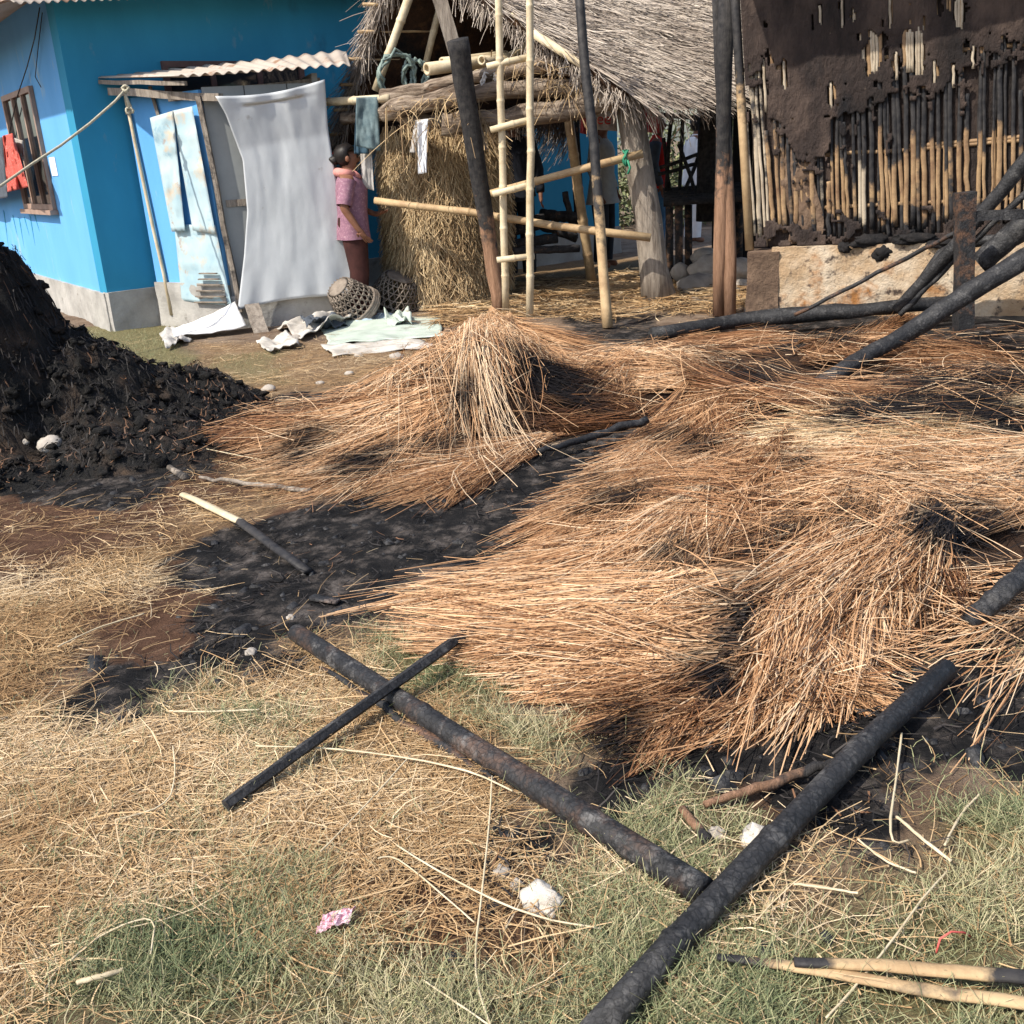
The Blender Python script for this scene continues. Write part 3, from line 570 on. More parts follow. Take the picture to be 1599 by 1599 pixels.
tag(cloth_grid(tarp_fn, 'tarp', 'tarp', None, 50, 70, 0.003), 'large pale grey tarp stretched over the outhouse doorway', 'tarp')
# rope from the shed roof to the left
rp = [D(198, 137, 9.7), D(180, 158, 9.55), D(140, 193, 9.3), D(95, 227, 9.0), D(50, 256, 8.7), D(0, 291, 8.4), D(-70, 330, 8.0), D(-160, 372, 7.6)]
rope = empty('rope', rp[0], 'pale twisted rope tied to the outhouse roof beam', 'rope')
obj('line', tube(rp, 0.011, 8, True, 0.05), 'rope', rope)
obj('tail', tube([D(194, 138, 9.68), D(197, 152, 9.66), D(203, 166, 9.65), D(201, 176, 9.66)], [0.014, 0.012, 0.016, 0.006], 8), 'rope', rope)
def torus_pts(c, r, ax1, ax2, n=18, turns=1, wob=0.0):
    return [V3(c) + r * (math.cos(a) * V3(ax1) + math.sin(a) * V3(ax2)) + rng.normal(0, wob, 3) for a in np.linspace(0, 2 * math.pi * turns, n * turns)]
for c in (D(196, 139, 9.67), D(202, 172, 9.64)):
    obj('knot', tube(torus_pts(c, 0.025, (1, 0.2, 0.1), (0, 0.3, 1), 12, 2, 0.006), 0.011, 6), 'rope', rope)

# ------------------------------------------------------------------ thatched shelter
E1 = np.array([1.14, 9.30, 1.81]); L1 = D(525, 225, 11.0); A1 = np.array([-0.70, 10.6, 3.23]); dRi = np.array([0.85, 0.53, 0])
E2 = E1 + dRi * 4.6 + np.array([0, 0, 0.30]); A2 = A1 + dRi * 4.6 + np.array([0, 0, 0.1]); L2 = L1 + dRi * 3.2 + np.array([0, 0, 0.1])
A2b = A1 + dRi * 3.2
hut = empty('thatched_shelter', (0.4, 10.3, 0), 'open thatched shelter with grey straw roof and rough log frame', 'shelter')
def slope_fn(P00, P10, P01, P11, off=0.0):
    def f(u, v):
        p = (P00 * (1 - u) + P10 * u) * (1 - v) + (P01 * (1 - u) + P11 * u) * v
        return p + np.array([0, 0, off + 0.04 * (fbm(u * 6, v * 3, 2, 8, 3) - 0.47)])
    return f
def thatch(P00, P10, P01, P11, n, seed, name, side=1, tone=0.62, ln=0.55):
    """u along the eave, v from eave (0) to ridge (1): a slab and the straw laid on it in courses"""
    solid(obj(name, grid(slope_fn(P00, P10, P01, P11), 40, 20), 'matted', hut), 0.10, 0)
    u = rng.random(n); co = rng.integers(0, 9, n); v = np.clip((co + rng.random(n) * 0.9) / 8.0, 0, 1.04)
    ev = (P00 * 1.0 + P10) / 2; rv = (P01 + P11) / 2; sl = np.linalg.norm(rv - ev); nrm = np.cross(P10 - P00, P01 - P00); nrm /= np.linalg.norm(nrm); nrm *= np.sign(nrm[2])
    Kp = 4; Pts = np.zeros((n, Kp, 3)); L = ln * rng.uniform(0.6, 1.15, n); du = rng.normal(0, 0.025, n); lift = rng.uniform(0.03, 0.12, n); ragged = rng.random(n) < 0.04
    for k in range(Kp):
        t = k / (Kp - 1); vv = v - t * L / sl; uu = u + du * t
        p = (P00 * (1 - uu[:, None]) + P10 * uu[:, None]) * (1 - vv[:, None]) + (P01 * (1 - uu[:, None]) + P11 * uu[:, None]) * vv[:, None]
        h = 0.05 + lift * t + rng.normal(0, 0.004, n) + np.where(ragged, 0.10 * t * t, 0)
        Pts[:, k] = p + nrm * h[:, None] - np.array([0, 0, 1.0]) * (np.clip(-vv, 0, 1) * 0.15)[:, None]
    clump = vnoise(u * 30, v * 9, 1.0, seed)
    tn = tone + (clump - 0.5) * 0.45 + rng.normal(0, 0.16, n)
    VF, at = ribbons(Pts, rng.uniform(0.006, 0.012, n), tn, np.broadcast_to((rng.random(n) < 0.05)[:, None] * 0.6, (n, Kp)))
    tag(obj(name + '_straw', VF, 'thatch', hut, False, at), kind='stuff')
thatch(E1, E2, A1, A2, 17000, 3, 'front_slope', 1, 0.66)
thatch(L1, L2, A1, A2b, 5000, 5, 'back_slope', -1, 0.5)
# ragged fringe at the verge of the back slope and under the eaves
def fringe(a, b, n, drop, spread, tone, name, out=(0, 0, 0)):
    t = rng.random(n)[:, None]; base = V3(a) + (V3(b) - V3(a)) * t + rng.normal(0, 0.03, (n, 3)); Kp = 4; P = np.zeros((n, Kp, 3))
    L = drop * rng.uniform(0.4, 1.2, (n, 1)); dirv = rng.normal(0, spread, (n, 3)) + np.array([0, 0, -1.0]) + V3(out)
    for k in range(Kp): q = k / (Kp - 1); P[:, k] = base + dirv * L * q + np.array([0, 0, -1]) * L * q * q * 0.3
    VF, at = ribbons(P, rng.uniform(0.006, 0.011, n), tone + rng.normal(0, 0.18, n)); return tag(obj(name, VF, 'thatch', hut, False, at), kind='stuff')
fringe(A1 + [0, 0, 0.05], L1, 1300, 0.22, 0.4, 0.55, 'verge_straw', (-0.5, 0.1, 0.2)); fringe(A1, E1, 900, 0.12, 0.4, 0.6, 'verge_straw', (-0.1, -0.2, 0.2))
fringe(E1, E2, 1500, 0.20, 0.35, 0.5, 'eave_straw', (0.4, -0.4, 0.1)); fringe(D(835, 180, 11.5), D(885, 188, 11.8), 160, 0.16, 0.3, 0.05, 'eave_straw'); fringe(D(770, 188, 11.2), D(835, 185, 11.4), 160, 0.12, 0.3, 0.05, 'eave_straw')
for k in range(7):   # laths of the back slope, their ends poking out past the verge
    v = 0.10 + k * 0.135; a = L1 * (1 - v) + A1 * v; b = L2 * (1 - v) + A2b * v; d = (b - a) / np.linalg.norm(b - a)
    obj('lath', tube(log_pts(a - d * rng.uniform(0.12, 0.3) - [0, 0, 0.07], b - [0, 0, 0.07], 7, 0.006), 0.017, 6), 'bamboo_old', hut)
for (a, b, y0, y1, r) in (((646, -25), (586, 142), 10.45, 10.5, 0.042), ((690, 0), (662, 112), 10.9, 10.9, 0.035), ((735, 120), (880, 40), 10.4, 10.6, 0.035), ((832, 52), (972, 140), 9.62, 9.42, 0.035), ((800, 20), (930, 120), 9.9, 9.8, 0.03)):
    obj('rafter', bamboo_pole(D(*a, y0), D(*b, y1), r, r * 0.9), 'bamboo', hut)
for (pts, ys, r, mt, fl) in ((((596, 153), (700, 130), (868, 97)), (9.95, 9.85, 9.75), 0.10, 'log', 0.75), (((594, 176), (660, 160), (760, 142), (860, 138), (935, 132)), (9.9, 9.8, 9.7, 9.7, 9.75), 0.105, 'log', 0.9),
                         (((690, 196), (760, 190), (850, 178), (975, 150)), (9.72, 9.7, 9.66, 9.6), 0.11, 'log', 1.0), (((538, 184), (585, 178), (640, 186), (700, 190)), (10.3, 10.1, 9.95, 9.85), 0.062, 'log', 1.0), (((930, 165), (1000, 152), (1080, 158)), (9.7, 9.75, 10.4), 0.07, 'log', 1.0)):
    P = np.array([D(*p, y) for p, y in zip(pts, ys)]); t = np.linspace(0, len(P) - 1, 14); P = np.stack([np.interp(t, range(len(P)), P[:, i]) for i in range(3)], 1) + rng.normal(0, 0.008, (14, 3))
    obj('beam', tube(P, 0.88 * r * (1 + rng.normal(0, 0.10, 14)), 14, True, 0.10, flat=fl), mt, hut)
# posts
post('timber_post', [D(1030, 474, 9.75), D(1022, 420, 9.74), D(1012, 340, 9.73), D(998, 250, 9.72), D(984, 165, 9.7)], [0.17, 0.135, 0.125, 0.125, 0.12], 'wood_grey', hut, [0.1, 0, 0, 0.1, 0.05], 9, False, 0.08)
obj('bamboo_post', bamboo_pole(G(925, 446), D(887, 180, 11.0), 0.052, 0.048), 'bamboo_old', hut)
post('dark_post', [D(1106, 345, 11.2), D(1108, 250, 11.2), D(1112, 120, 11.2)], 0.13, 'wood_brown', hut, [0.9, 0.9, 0.9])
post('dark_post', [D(906, 360, 12.2), D(896, 190, 12.2)], 0.06, 'wood_brown', hut, [0.7, 0.7])
for a, b, y in (((1040, 300), (1050, 175), 11.6), ((1061, 298), (1066, 182), 11.6), ((1030, 262), (1105, 235), 11.55), ((1028, 272), (1105, 252), 11.6), ((1085, 300), (1060, 225), 11.5), ((1036, 215), (1046, 300), 11.65), ((1070, 296), (1092, 240), 11.62)):
    post('rail', log_pts(D(*a, y), D(*b, y), 4, 0.01), 0.022, 'wood_brown', hut, np.full(4, 0.75), 6)
post('rail', log_pts(D(955, 172, 12.6), D(1110, 186, 12.6), 4, 0.01), 0.03, 'wood_brown', hut, np.full(4, 0.8), 6)
# sleeping platform inside
plat = empty('bamboo_platform', (2.4, 11.2, 0), 'dark bamboo platform on short legs inside the shelter', 'platform')
for k in range(9): obj('slat', tube(log_pts(D(1036, 318 - k * 2.5, 10.7 + k * 0.14), D(1185, 308 - k * 2.5, 10.6 + k * 0.14), 4, 0.006), 0.035, 6), 'wood_brown', plat, True, {'char': np.full(24, 0.75)})
for p in ((1045, 11.0), (1075, 11.2), (1120, 11.0), (1155, 11.3), (1060, 10.8)):
    a = D(p[0], 320, p[1]); post('leg', [a, [a[0], a[1], -0.02]], 0.04, 'wood_brown', plat, [0.6, 0.6], 8)
mw = empty('dark_screen', (3.6, 12.3, 0), 'added black screen standing in for the shaded interior behind the bamboo platform', 'screen')  # added screen, its black colour stands in for the shade inside
a, b = D(1112, 300, 12.2), D(1300, 300, 12.2)
for k in range(12):
    p = a + (b - a) * (k + 0.5) / 12; obj('screen_strip', box((p[0], p[1] + 0.02 * (k % 2), 1.05), (abs(b - a)[0] / 12 * 0.97, 0.03, 2.1)), 'soot', mw, False)
# clutter under the roof
for i, (a, b, y0, y1) in enumerate((((666, 108), (800, 92), 9.9, 10.5), ((690, 97), (790, 86), 10.05, 10.6), ((752, 94), (800, 100), 9.85, 10.3), ((728, 99), (770, 96), 10.0, 10.5))):
    A, B = D(*a, y0), D(*b, y1); P = log_pts(A, B, 4, 0.003); n = 12; r = 0.055 if i == 0 else 0.042
    V1, F1 = tube(P, r, n, False); V2, F2 = tube(P, r * 0.62, n, False); Vj = np.concatenate([V1, V2]); nb = len(V1)
    F = list(F1) + [tuple(q + nb for q in f[::-1]) for f in F2] + [(k, k + nb, (k + 1) % n + nb, (k + 1) % n) for k in range(n)]
    tag(obj('bamboo_piece', (Vj, F), 'bamboo', None, True, {'char': np.zeros(len(Vj))}), ['thick hollow bamboo length resting on the shelter beam', 'bamboo length lying behind the thick hollow one on the beam', 'short bamboo stub on the beam beside the ladder', 'bamboo offcut wedged between other lengths on the beam'][i], 'bamboo')
for c, r, y, l in ((620, 0.19, 10.25, 'large coil of grey green hose hanging under the thatch'), (648, 0.13, 10.35, 'smaller coil of grey green hose beside the large coil')):
    cc = D(c, 118, y); tag(obj('hose_coil', tube(torus_pts(cc, r, (0.8, 0.5, 0), (0.1, 0, 1), 20, 4, 0.014), 0.014, 6), 'coil'), l, 'hose')
cc = D(830 - 5, 118, 9.72); tag(obj('rope_bundle', tube(torus_pts(D(765, 128, 9.72), 0.07, (1, 0, 0.1), (0, 0.6, 0.8), 14, 6, 0.012), 0.012, 6), 'rag'), 'bundle of twisted pale cord on the log beam by the ladder', 'cord')
for p, q, y, mt, l, sd_ in ((((905, 168), (962, 160)), ((905, 200), (964, 205)), 10.6, 'sack', 'pale sack with red letters hanging beside the timber post', 1), (((992, 165), (1030, 168)), ((988, 205), (1030, 208)), 10.5, 'sackred', 'dark red striped sack hanging on the far side of the timber post', 2), (((908, 165), (918, 165)), ((906, 208), (916, 210)), 10.58, 'sackred', 'narrow red cloth hanging at the edge of the pale sack', 3)):
    ob = hang(p, q, (0, y, 0), (1, 0), 0, mt, 'hanging_sack', l, 'sack', 0.035, sd_)
def text_mesh(txt, size, loc, rot, mat, parent):
    cu = bpy.data.curves.new('letters', 'FONT'); cu.body = txt; cu.size = size; cu.extrude = 0.001; cu.align_x = 'CENTER'
    to = bpy.data.objects.new('letters_tmp', cu); COL.objects.link(to); dg = bpy.context.evaluated_depsgraph_get()
    me = bpy.data.meshes.new_from_object(to.evaluated_get(dg)); bpy.data.objects.remove(to); me.materials.append(M[mat])
    o = bpy.data.objects.new('lettering', me); COL.objects.link(o); o.parent = parent; o.location = V3(loc) - OFF[parent.name]; o.rotation_euler = rot; return o
sk = [o for o in COL.objects if o.get('label', '').startswith('pale sack with red')][0]
text_mesh('lee', 0.15, D(940, 194, 10.49), (math.pi / 2, math.radians(4), 0), 'letter', sk)
# white pole and clothes slung over it
tag(obj('bamboo_pole', bamboo_pole(D(500, 160, 10.3), D(608, 153, 9.85), 0.036, 0.034), 'bamboo', None, True, None), 'pale bamboo pole jutting from the beam with trousers slung over it', 'pole')
FY = (0, 9.85, 0)
hang(((556, 152), (590, 151)), ((556, 228), (594, 236)), (0, 9.93, 0), (1, 0), 0.03, 'denim', 'trousers', 'grey green trousers slung over the pale bamboo pole', 'trousers', 0.03, 2)
hang(((556, 160), (572, 156)), ((553, 240), (576, 240)), (0, 9.99, 0), (1, 0), 0.0, 'denim_dark', 'trousers', 'dark blue trouser leg hanging behind the grey green trousers', 'trousers', 0.02, 7)
hang(((562, 225), (580, 225)), ((566, 292), (584, 298)), (0, 10.06, 0), (1, 0), 0.0, 'greycloth', 'hanging_cloth', 'pale cloth strip hanging below the trousers', 'cloth', 0.015, 11)
hang(((648, 188), (676, 184)), ((640, 238), (660, 240)), (0, 9.80, 0), (1, 0), 0.03, 'greycloth', 'hanging_cloth', 'torn pale rag draped on the beam before the straw stack', 'rag', 0.03, 4)
hang(((652, 190), (668, 186)), ((653, 272), (666, 270)), (0, 9.76, 0), (1, 0), 0.02, 'whitecloth', 'hanging_cloth', 'narrow white strip dangling in front of the torn pale rag', 'rag', 0.02, 8)

# straw stack under the beams
def straw_stack():
    root = empty('straw_stack', (-0.52, 10.7, 0), 'upright stack of pale rice straw under the log beams', 'straw stack')
    def f(u, v):
        a = 2 * math.pi * u; r = 0.50 * (1 + 0.12 * math.sin(3 * a + 2 * v) - 0.12 * abs(v - 0.45)) * (1 + 0.2 * (fbm(u * 5, v * 3, 3, 3, 3) - 0.47))
        return (-0.52 + 1.08 * r * math.cos(a), 10.7 + 0.85 * r * math.sin(a), 1.72 * v)
    obj('core', grid(f, 30, 16), 'matted', root)
    n = 8500; a = rng.uniform(math.pi * 0.85, math.pi * 2.15, n); v = rng.random(n) ** 0.9; Kp = 4; P = np.zeros((n, Kp, 3)); L = rng.uniform(0.15, 0.5, n); sw = rng.normal(0, 0.35, n) + np.where(v < 0.55, 0.25 * np.sin(a * 3), 0); out = rng.uniform(0.0, 0.09, n)
    for k in range(Kp):
        t = k / (Kp - 1); z = np.clip(1.72 * v - L * t * 0.9 * np.cos(sw), 0.01, 2); vv = z / 1.72; aa = a + np.sin(sw) * L * t / 0.5
        r = 0.50 * (1 + 0.12 * np.sin(3 * aa + 2 * vv) - 0.12 * np.abs(vv - 0.45)) + 0.02 + out * t + 0.05 * t * t
        P[:, k] = np.stack([-0.52 + 1.08 * r * np.cos(aa), 10.7 + 0.85 * r * np.sin(aa), z], 1)
    VF, at = ribbons(P, rng.uniform(0.005, 0.010, n), 0.76 + (vnoise(a * 4, v * 6, 1, 2) - 0.5) * 0.6 + rng.normal(0, 0.17, n))
    tag(obj('straw', VF, 'stack', root, False, at), kind='stuff')
straw_stack()

# poles standing before the shelter
def pole_thing(name, label, pts, r, mat, char, n=14, sq=False, jit=0.04, cat='pole', wob=0.0, group=None, flat=1.0, segs=12):
    P = np.array(pts, float); t = np.linspace(0, len(P) - 1, segs); Q = np.stack([np.interp(t, range(len(P)), P[:, i]) for i in range(3)], 1); R = np.interp(t, range(len(P)), np.full(len(P), r) if np.isscalar(r) else r)
    if wob: Q[1:-1] += rng.normal(0, wob, (segs - 2, 3))
    R = R * (1 + rng.normal(0, 0.02, segs)); C = np.interp(t, range(len(P)), np.full(len(P), char) if np.isscalar(char) else char)
    VF = tube(Q, R, n, True, jit, sq, flat)
    return tag(obj(name, VF, mat, None, not sq and n > 5, {'char': np.repeat(C, n)}), label, cat, group)
pole_thing('charred_pole', 'stout leaning pole charred black with bare brown foot', [G(780, 494), D(768, 400, 9.58), D(745, 250, 9.45), D(722, 110, 9.35), D(714, 62, 9.3)], [0.058, 0.068, 0.080, 0.088, 0.09], 'wood_brown', [0.15, 0.35, 0.95, 1, 1], wob=0.004)
pole_thing('timber_board', 'weathered grey squared timber leaning behind the stout charred pole', [D(750, 235, 9.55), D(722, 120, 9.5), D(676, -40, 9.45)], 0.085, 'wood_grey', 0.05, 4, True, 0.05, 'timber')
pole_thing('charred_pole', 'slender pole with sooty top and tan lower half before the shelter', [G(949, 512), D(942, 420, 8.62), D(930, 250, 8.72), D(912, 90, 8.85), D(903, -30, 8.95)], [0.045, 0.042, 0.040, 0.038, 0.036], 'bamboo_old', [0.15, 0.3, 0.75, 0.95, 1.0], wob=0.003)
tw = empty('twin_post', G(1131, 493), 'forked twin post charred above and bare brown below', 'post')
post('stem', [G(1123, 492), D(1124, 400, 8.8), D(1129, 250, 8.8), D(1131, 100, 8.8), D(1137, -30, 8.8)], [0.055, 0.058, 0.06, 0.065, 0.07], 'wood_brown', tw, [0.05, 0.05, 0.6, 1, 1], 12)
post('stem', [G(1140, 494), D(1140, 400, 8.78), D(1136, 300, 8.80), D(1134, 200, 8.81)], [0.05, 0.055, 0.055, 0.04], 'wood_brown', tw, [0.05, 0.1, 0.4, 0.95], 12)
post('stem', [D(1126, 190, 8.86), D(1122, 100, 8.88), D(1118, -30, 8.9)], [0.03, 0.035, 0.035], 'wood_brown', tw, [1, 1, 1], 10)
lad = empty('bamboo_ladder', (0.15, 9.22, 0), 'pale bamboo ladder with round rungs leaning before the shelter', 'ladder')
obj('side_rail', bamboo_pole(D(790, 484, 9.30), D(777, -60, 9.15), 0.033, 0.029), 'bamboo', lad); obj('side_rail', bamboo_pole(G(827, 499), D(828, -60, 9.15), 0.034, 0.030), 'bamboo', lad)
for a, b in (((760, 104), (834, 88)), ((766, 203), (834, 186)), ((769, 303), (834, 287)), ((776, 406), (834, 400))):
    obj('rung', bamboo_pole(D(*a, 9.17), D(*b, 9.22), 0.026, 0.029, 0.3), 'bamboo', lad)
ba = tag(obj('bamboo_rail', bamboo_pole(D(766, 302, 9.40), D(1003, 240, 9.52), 0.030, 0.036, 0.36), 'bamboo_old'), 'bamboo rail rising to the timber post and tied with green cord', 'rail')
bb = tag(obj('bamboo_rail', bamboo_pole(D(585, 313, 9.95), D(1016, 371, 9.42), 0.031, 0.037, 0.38), 'bamboo_old'), 'long bamboo rail sloping from the straw stack to the timber post', 'rail')
tag(obj('green_cord', join(tube(torus_pts(D(978, 247, 9.5), 0.06, (0.3, 0.5, 0), (0, 0.2, 1), 12, 3, 0.012), 0.009, 6), tube([D(980, 250, 9.45), D(984, 262, 9.44), D(980, 272, 9.44)], 0.011, 6)), 'green_cord'), 'knotted green cord tying the bamboo rail to the timber post', 'cord')
tag(obj('bamboo_stick', bamboo_pole(gp(950, 463, 0.03), gp(1022, 482, 0.02), 0.016, 0.012), 'bamboo_old'), 'thin tan stick lying by the foot of the timber post', 'stick')
tag(obj('bamboo_stick', bamboo_pole(gp(600, 470, 0.03), gp(662, 486, 0.03), 0.028, 0.03), 'bamboo'), 'yellow bamboo length on the ground before the baskets', 'bamboo')
tag(obj('bamboo_stub', bamboo_pole(gp(552, 470, 0.05), gp(575, 462, 0.05), 0.045, 0.04, 0.2), 'bamboo_old'), 'thick bamboo stub beside the outhouse footing', 'bamboo')

# ------------------------------------------------------------------ woven baskets
def basket(c, r, h, tilt, label):
    root = empty('woven_basket', c, label, 'basket', 'carrying baskets behind the outhouse'); R = Matrix.Rotation(tilt[0], 3, 'X') @ Matrix.Rotation(tilt[1], 3, 'Y'); R = np.array(R)
    def P(a, v):
        rr = r * (0.52 + 0.48 * v ** 0.8) ; return V3(c) + R @ np.array([rr * math.cos(a), rr * math.sin(a), h * (1 - v)])
    parts = []
    for k in range(22):
        a0 = 2 * math.pi * k / 22
        for sgn in (1, -1): parts.append(tube([P(a0 + sgn * 1.0 * v, v) for v in np.linspace(0, 1, 8)], 0.013, 4, True, 0, True, 0.4))
    obj('weave', join(*parts), 'basket', root)
    for v in (0.12, 0.3, 0.48, 0.66): obj('band', tube([P(a, v) for a in np.linspace(0, 2 * math.pi, 25)], 0.012, 4, False, 0, True, 0.5), 'basket', root)
    for v in (0.84, 0.9, 0.96, 1.0): obj('rim', tube([P(a, v) for a in np.linspace(0, 2 * math.pi, 25)], 0.018, 6, False, 0.1), 'basket', root)
    obj('bottom', tube([P(0, 0) * 0 + V3(c) + R @ np.array([0, 0, h]), V3(c) + R @ np.array([0, 0, h + 0.01])], [r * 0.5, r * 0.4], 14), 'basket', root)
basket(G(612, 484), 0.30, 0.36, (0.25, 0.35), 'upturned hexagonal weave basket lying against the straw stack'); basket(V3((*D(560, 470, 9.86)[:2], 0.10)), 0.23, 0.32, (0.6, -0.5), 'smaller woven basket standing behind the upturned one')

# ------------------------------------------------------------------ burnt hut
W0 = np.array([2.10, 8.60, 0]); dW = np.array([0.96, -0.28]); dW /= np.hypot(*dW); WL = 3.4; PZ = 0.57
bh = empty('burnt_hut', W0, 'scorched mud and bamboo hut wall on a plastered footing', 'hut')
LEAN = 0.075
def wpt(s, z, n): return wall_pt(W0, dW, s - LEAN * (z - PZ), z, n)
obj('footing', rough_slab(W0, dW, 0.16, WL, -0.2, 0.10, -0.1, PZ, 0.05, 0.022, 21), 'plaster', bh)
obj('footing', rough_slab(W0, dW, -0.03, 0.22, -0.2, 0.13, -0.1, PZ - 0.03, 0.035, 0.045, 25), 'mud_tan', bh)['label'] = 'crumbled brown corner of the footing'
Vi, Fi = grid(lambda u, v: wpt(0.05 + (WL - 0.05) * u, PZ + 2.75 * v, -0.035 + 0.012 * (fbm(u * 60, v * 40, 1, 9, 3) - 0.5)), 120, 60); solid(obj('inner_wall', (Vi, Fi), 'mud', bh), 0.03, -1)
def whit(px, py):
    s, z = wall_hit(W0, dW, px, py, 0.03); return s + LEAN * (z - PZ), z
ML = [(1150, 150), (1185, 120), (1200, 175), (1225, 195), (1245, 250), (1290, 255), (1300, 190), (1340, 180), (1355, 160), (1395, 125), (1420, 115), (1440, 150), (1500, 130), (1530, 95), (1600, 70), (1700, 60)]
mls = [whit(*p) for p in ML]
def mudline(s): return np.interp(s, [p[0] for p in mls], [p[1] for p in mls])
HOLES = [(1365, 80, 9, 26), (1358, 84, 9, 9), (1378, 62, 6, 9), (1421, 75, 10, 24), (1436, 80, 7, 30), (1400, 100, 5, 16), (1427, 100, 14, 12), (1355, 110, 3, 8), (1384, 84, 3, 9), (1298, 148, 5, 16), (1225, 118, 4, 22), (1194, 130, 4, 30), (1201, 90, 2, 12), (1315, 12, 4, 24), (1281, 25, 2.5, 14), (1269, 35, 2.5, 10), (1332, 25, 3, 8), (1390, 14, 3, 22), (1498, 18, 7, 22), (1468, 10, 4, 12), (1482, 5, 3, 10), (1442, 38, 2, 10), (1460, 110, 4, 16), (1490, 115, 4, 14), (1520, 85, 4, 14), (1509, 75, 4, 10), (1195, 40, 4, 5), (1342, 58, 4, 6)]
hs = []
for x, y, rx, ry in HOLES:
    s, z = whit(x, y); hs.append((s, z, rx * 8.8 / 1600, ry * 8.6 / 1600))
cs = 0.016; ns = int(WL / cs); nz = int(2.7 / cs); SS, ZZ = np.meshgrid(np.arange(ns) * cs + cs / 2 + 0.02, np.arange(nz) * cs + PZ + cs / 2)
keep = ZZ > mudline(SS) + (fbm(SS, ZZ, 16, 3, 4) - 0.47) * 0.55
keep |= (ZZ > 0.9) & (fbm(SS * 1.6, ZZ * 0.7, 11, 57, 4) > 0.60 + 0.35 * np.clip(mudline(SS) - ZZ, 0, 1))
keep |= (ZZ < PZ + 0.16 + (fbm(SS, ZZ, 6, 77, 4) - 0.47) * 0.5) & (fbm(SS, ZZ, 12, 79, 3) > 0.40)
for s, z, rx, rz in hs: keep &= (((SS - s) / rx) ** 2 + ((ZZ - z) / rz) ** 2 + (fbm(SS, ZZ, 16, 5, 3) - 0.47) * 1.6) > 1
keep &= fbm(SS, ZZ, 13, 91, 3) < 0.73
vid = {}; Vm = []; Fm = []
def mv(i, j):
    if (i, j) not in vid:
        s = i * cs + 0.02; z = j * cs + PZ; vid[(i, j)] = len(Vm); Vm.append(wpt(s, z, 0.020 + float(fbm(s, z, 4, 13, 4) - 0.45) * 0.03 + float(fbm(s, z, 22, 15, 2) - 0.4) * 0.012))
    return vid[(i, j)]
for j, i in zip(*np.nonzero(keep)): Fm.append((mv(i, j), mv(i + 1, j), mv(i + 1, j + 1), mv(i, j + 1)))
solid(obj('mud_daub', (np.array(Vm), Fm), 'mud', bh), 0.015)
Vb, Fb = grid(lambda u, v: wpt(0.28 + 0.26 * u + 0.03 * math.sin(9 * v), PZ + 0.02 + 0.95 * v, -0.004 + 0.05 * (fbm(u * 4, v * 9, 2, 61, 4) - 0.35)), 16, 40); obj('mud_patch', (Vb, Fb), 'mud_tan', bh)
s = 0.03; k = 0
while s < WL - 0.02:
    wd = rng.uniform(0.009, 0.022); top = 2.95 if rng.random() < 0.8 else float(mudline(s)) - rng.uniform(0.0, 0.5); nrm = rng.uniform(-0.012, 0.010); zs = np.linspace(PZ + rng.uniform(-0.01, 0.14), top, 22); sw = np.cumsum(rng.normal(0, 0.0035, 22)); sw -= sw[0]
    lo = PZ + rng.uniform(0.10, 0.28); hi = 1.22 + rng.uniform(-0.15, 0.22) - 0.15 * (s < 1.0); burnt = rng.random() < 0.22
    ch = np.clip(np.maximum(sstep(lo + 0.07, lo - 0.05, zs), sstep(hi - 0.12, hi + 0.14, zs)) * 0.95 + (0.5 if burnt else 0.0), 0, 1)
    if s < 0.28: ch *= 0.55
    ch = np.where(zs > mudline(s) + 0.10, 0.0, ch)
    VF = tube([wpt(s + sw[i], z, nrm) for i, z in enumerate(zs)], wd, 6, True, 0.10, False, 0.4, up=(0, 1, 0))
    obj('slat', VF, 'slat_pale' if s < 0.12 or rng.random() < 0.15 else 'slat', bh, True, {'char': np.repeat(ch, 6)}); s += wd * 2 + rng.choice([rng.uniform(0.001, 0.006), rng.uniform(0.006, 0.022)]); k += 1
for (z0, z1, sa_, sb_) in ((1.255, 1.30, 0.55, WL), (1.285, 1.34, 1.2, WL), (1.92, 1.95, 0.0, WL), (0.86, 0.86, 0.3, WL)):
    obj('cross_rail', bamboo_pole(wpt(sa_, z0, -0.035), wpt(sb_, z1, -0.035), 0.016, 0.016, 0.25), 'slat', bh)
for i_, (px_, w_) in enumerate(tuple((q_[0] + d_, 0.011) for q_ in HOLES if q_[3] > 13 for d_ in ((-3, 0, 3.5) if q_[2] > 5 else (0,)))):   # peeled cane left bare where the daub fell off
    hh = [h_ for h_, q_ in zip(hs, HOLES) if abs(q_[0] - px_) < 4]; hh = hh[0] if hh else hs[0]; dx_ = (px_ - [q_ for q_ in HOLES if abs(q_[0] - px_) < 4][0][0]) * 8.7 / 1600 * 1.05; zt_ = rng.uniform(0.8, 1.25)
    obj('cane_strip', tube([wpt(hh[0] + dx_ + rng.normal(0, 0.002), z_, 0.016) for z_ in np.linspace(hh[1] - hh[3] * 1.3, hh[1] + hh[3] * zt_, 6)], w_, 6, True, 0.15, False, 0.3, up=(0, 1, 0)), 'slat_pale', bh, True, {'char': np.zeros(36)})
post('corner_post', [wpt(-0.02, PZ - 0.02, 0.0), wpt(-0.02, 1.4, 0.0), wpt(-0.02, 2.2, 0.0), wpt(-0.02, 3.2, 0.0)], 0.035, 'bamboo_old', bh, [0.2, 0.3, 0.85, 1.0], 10)
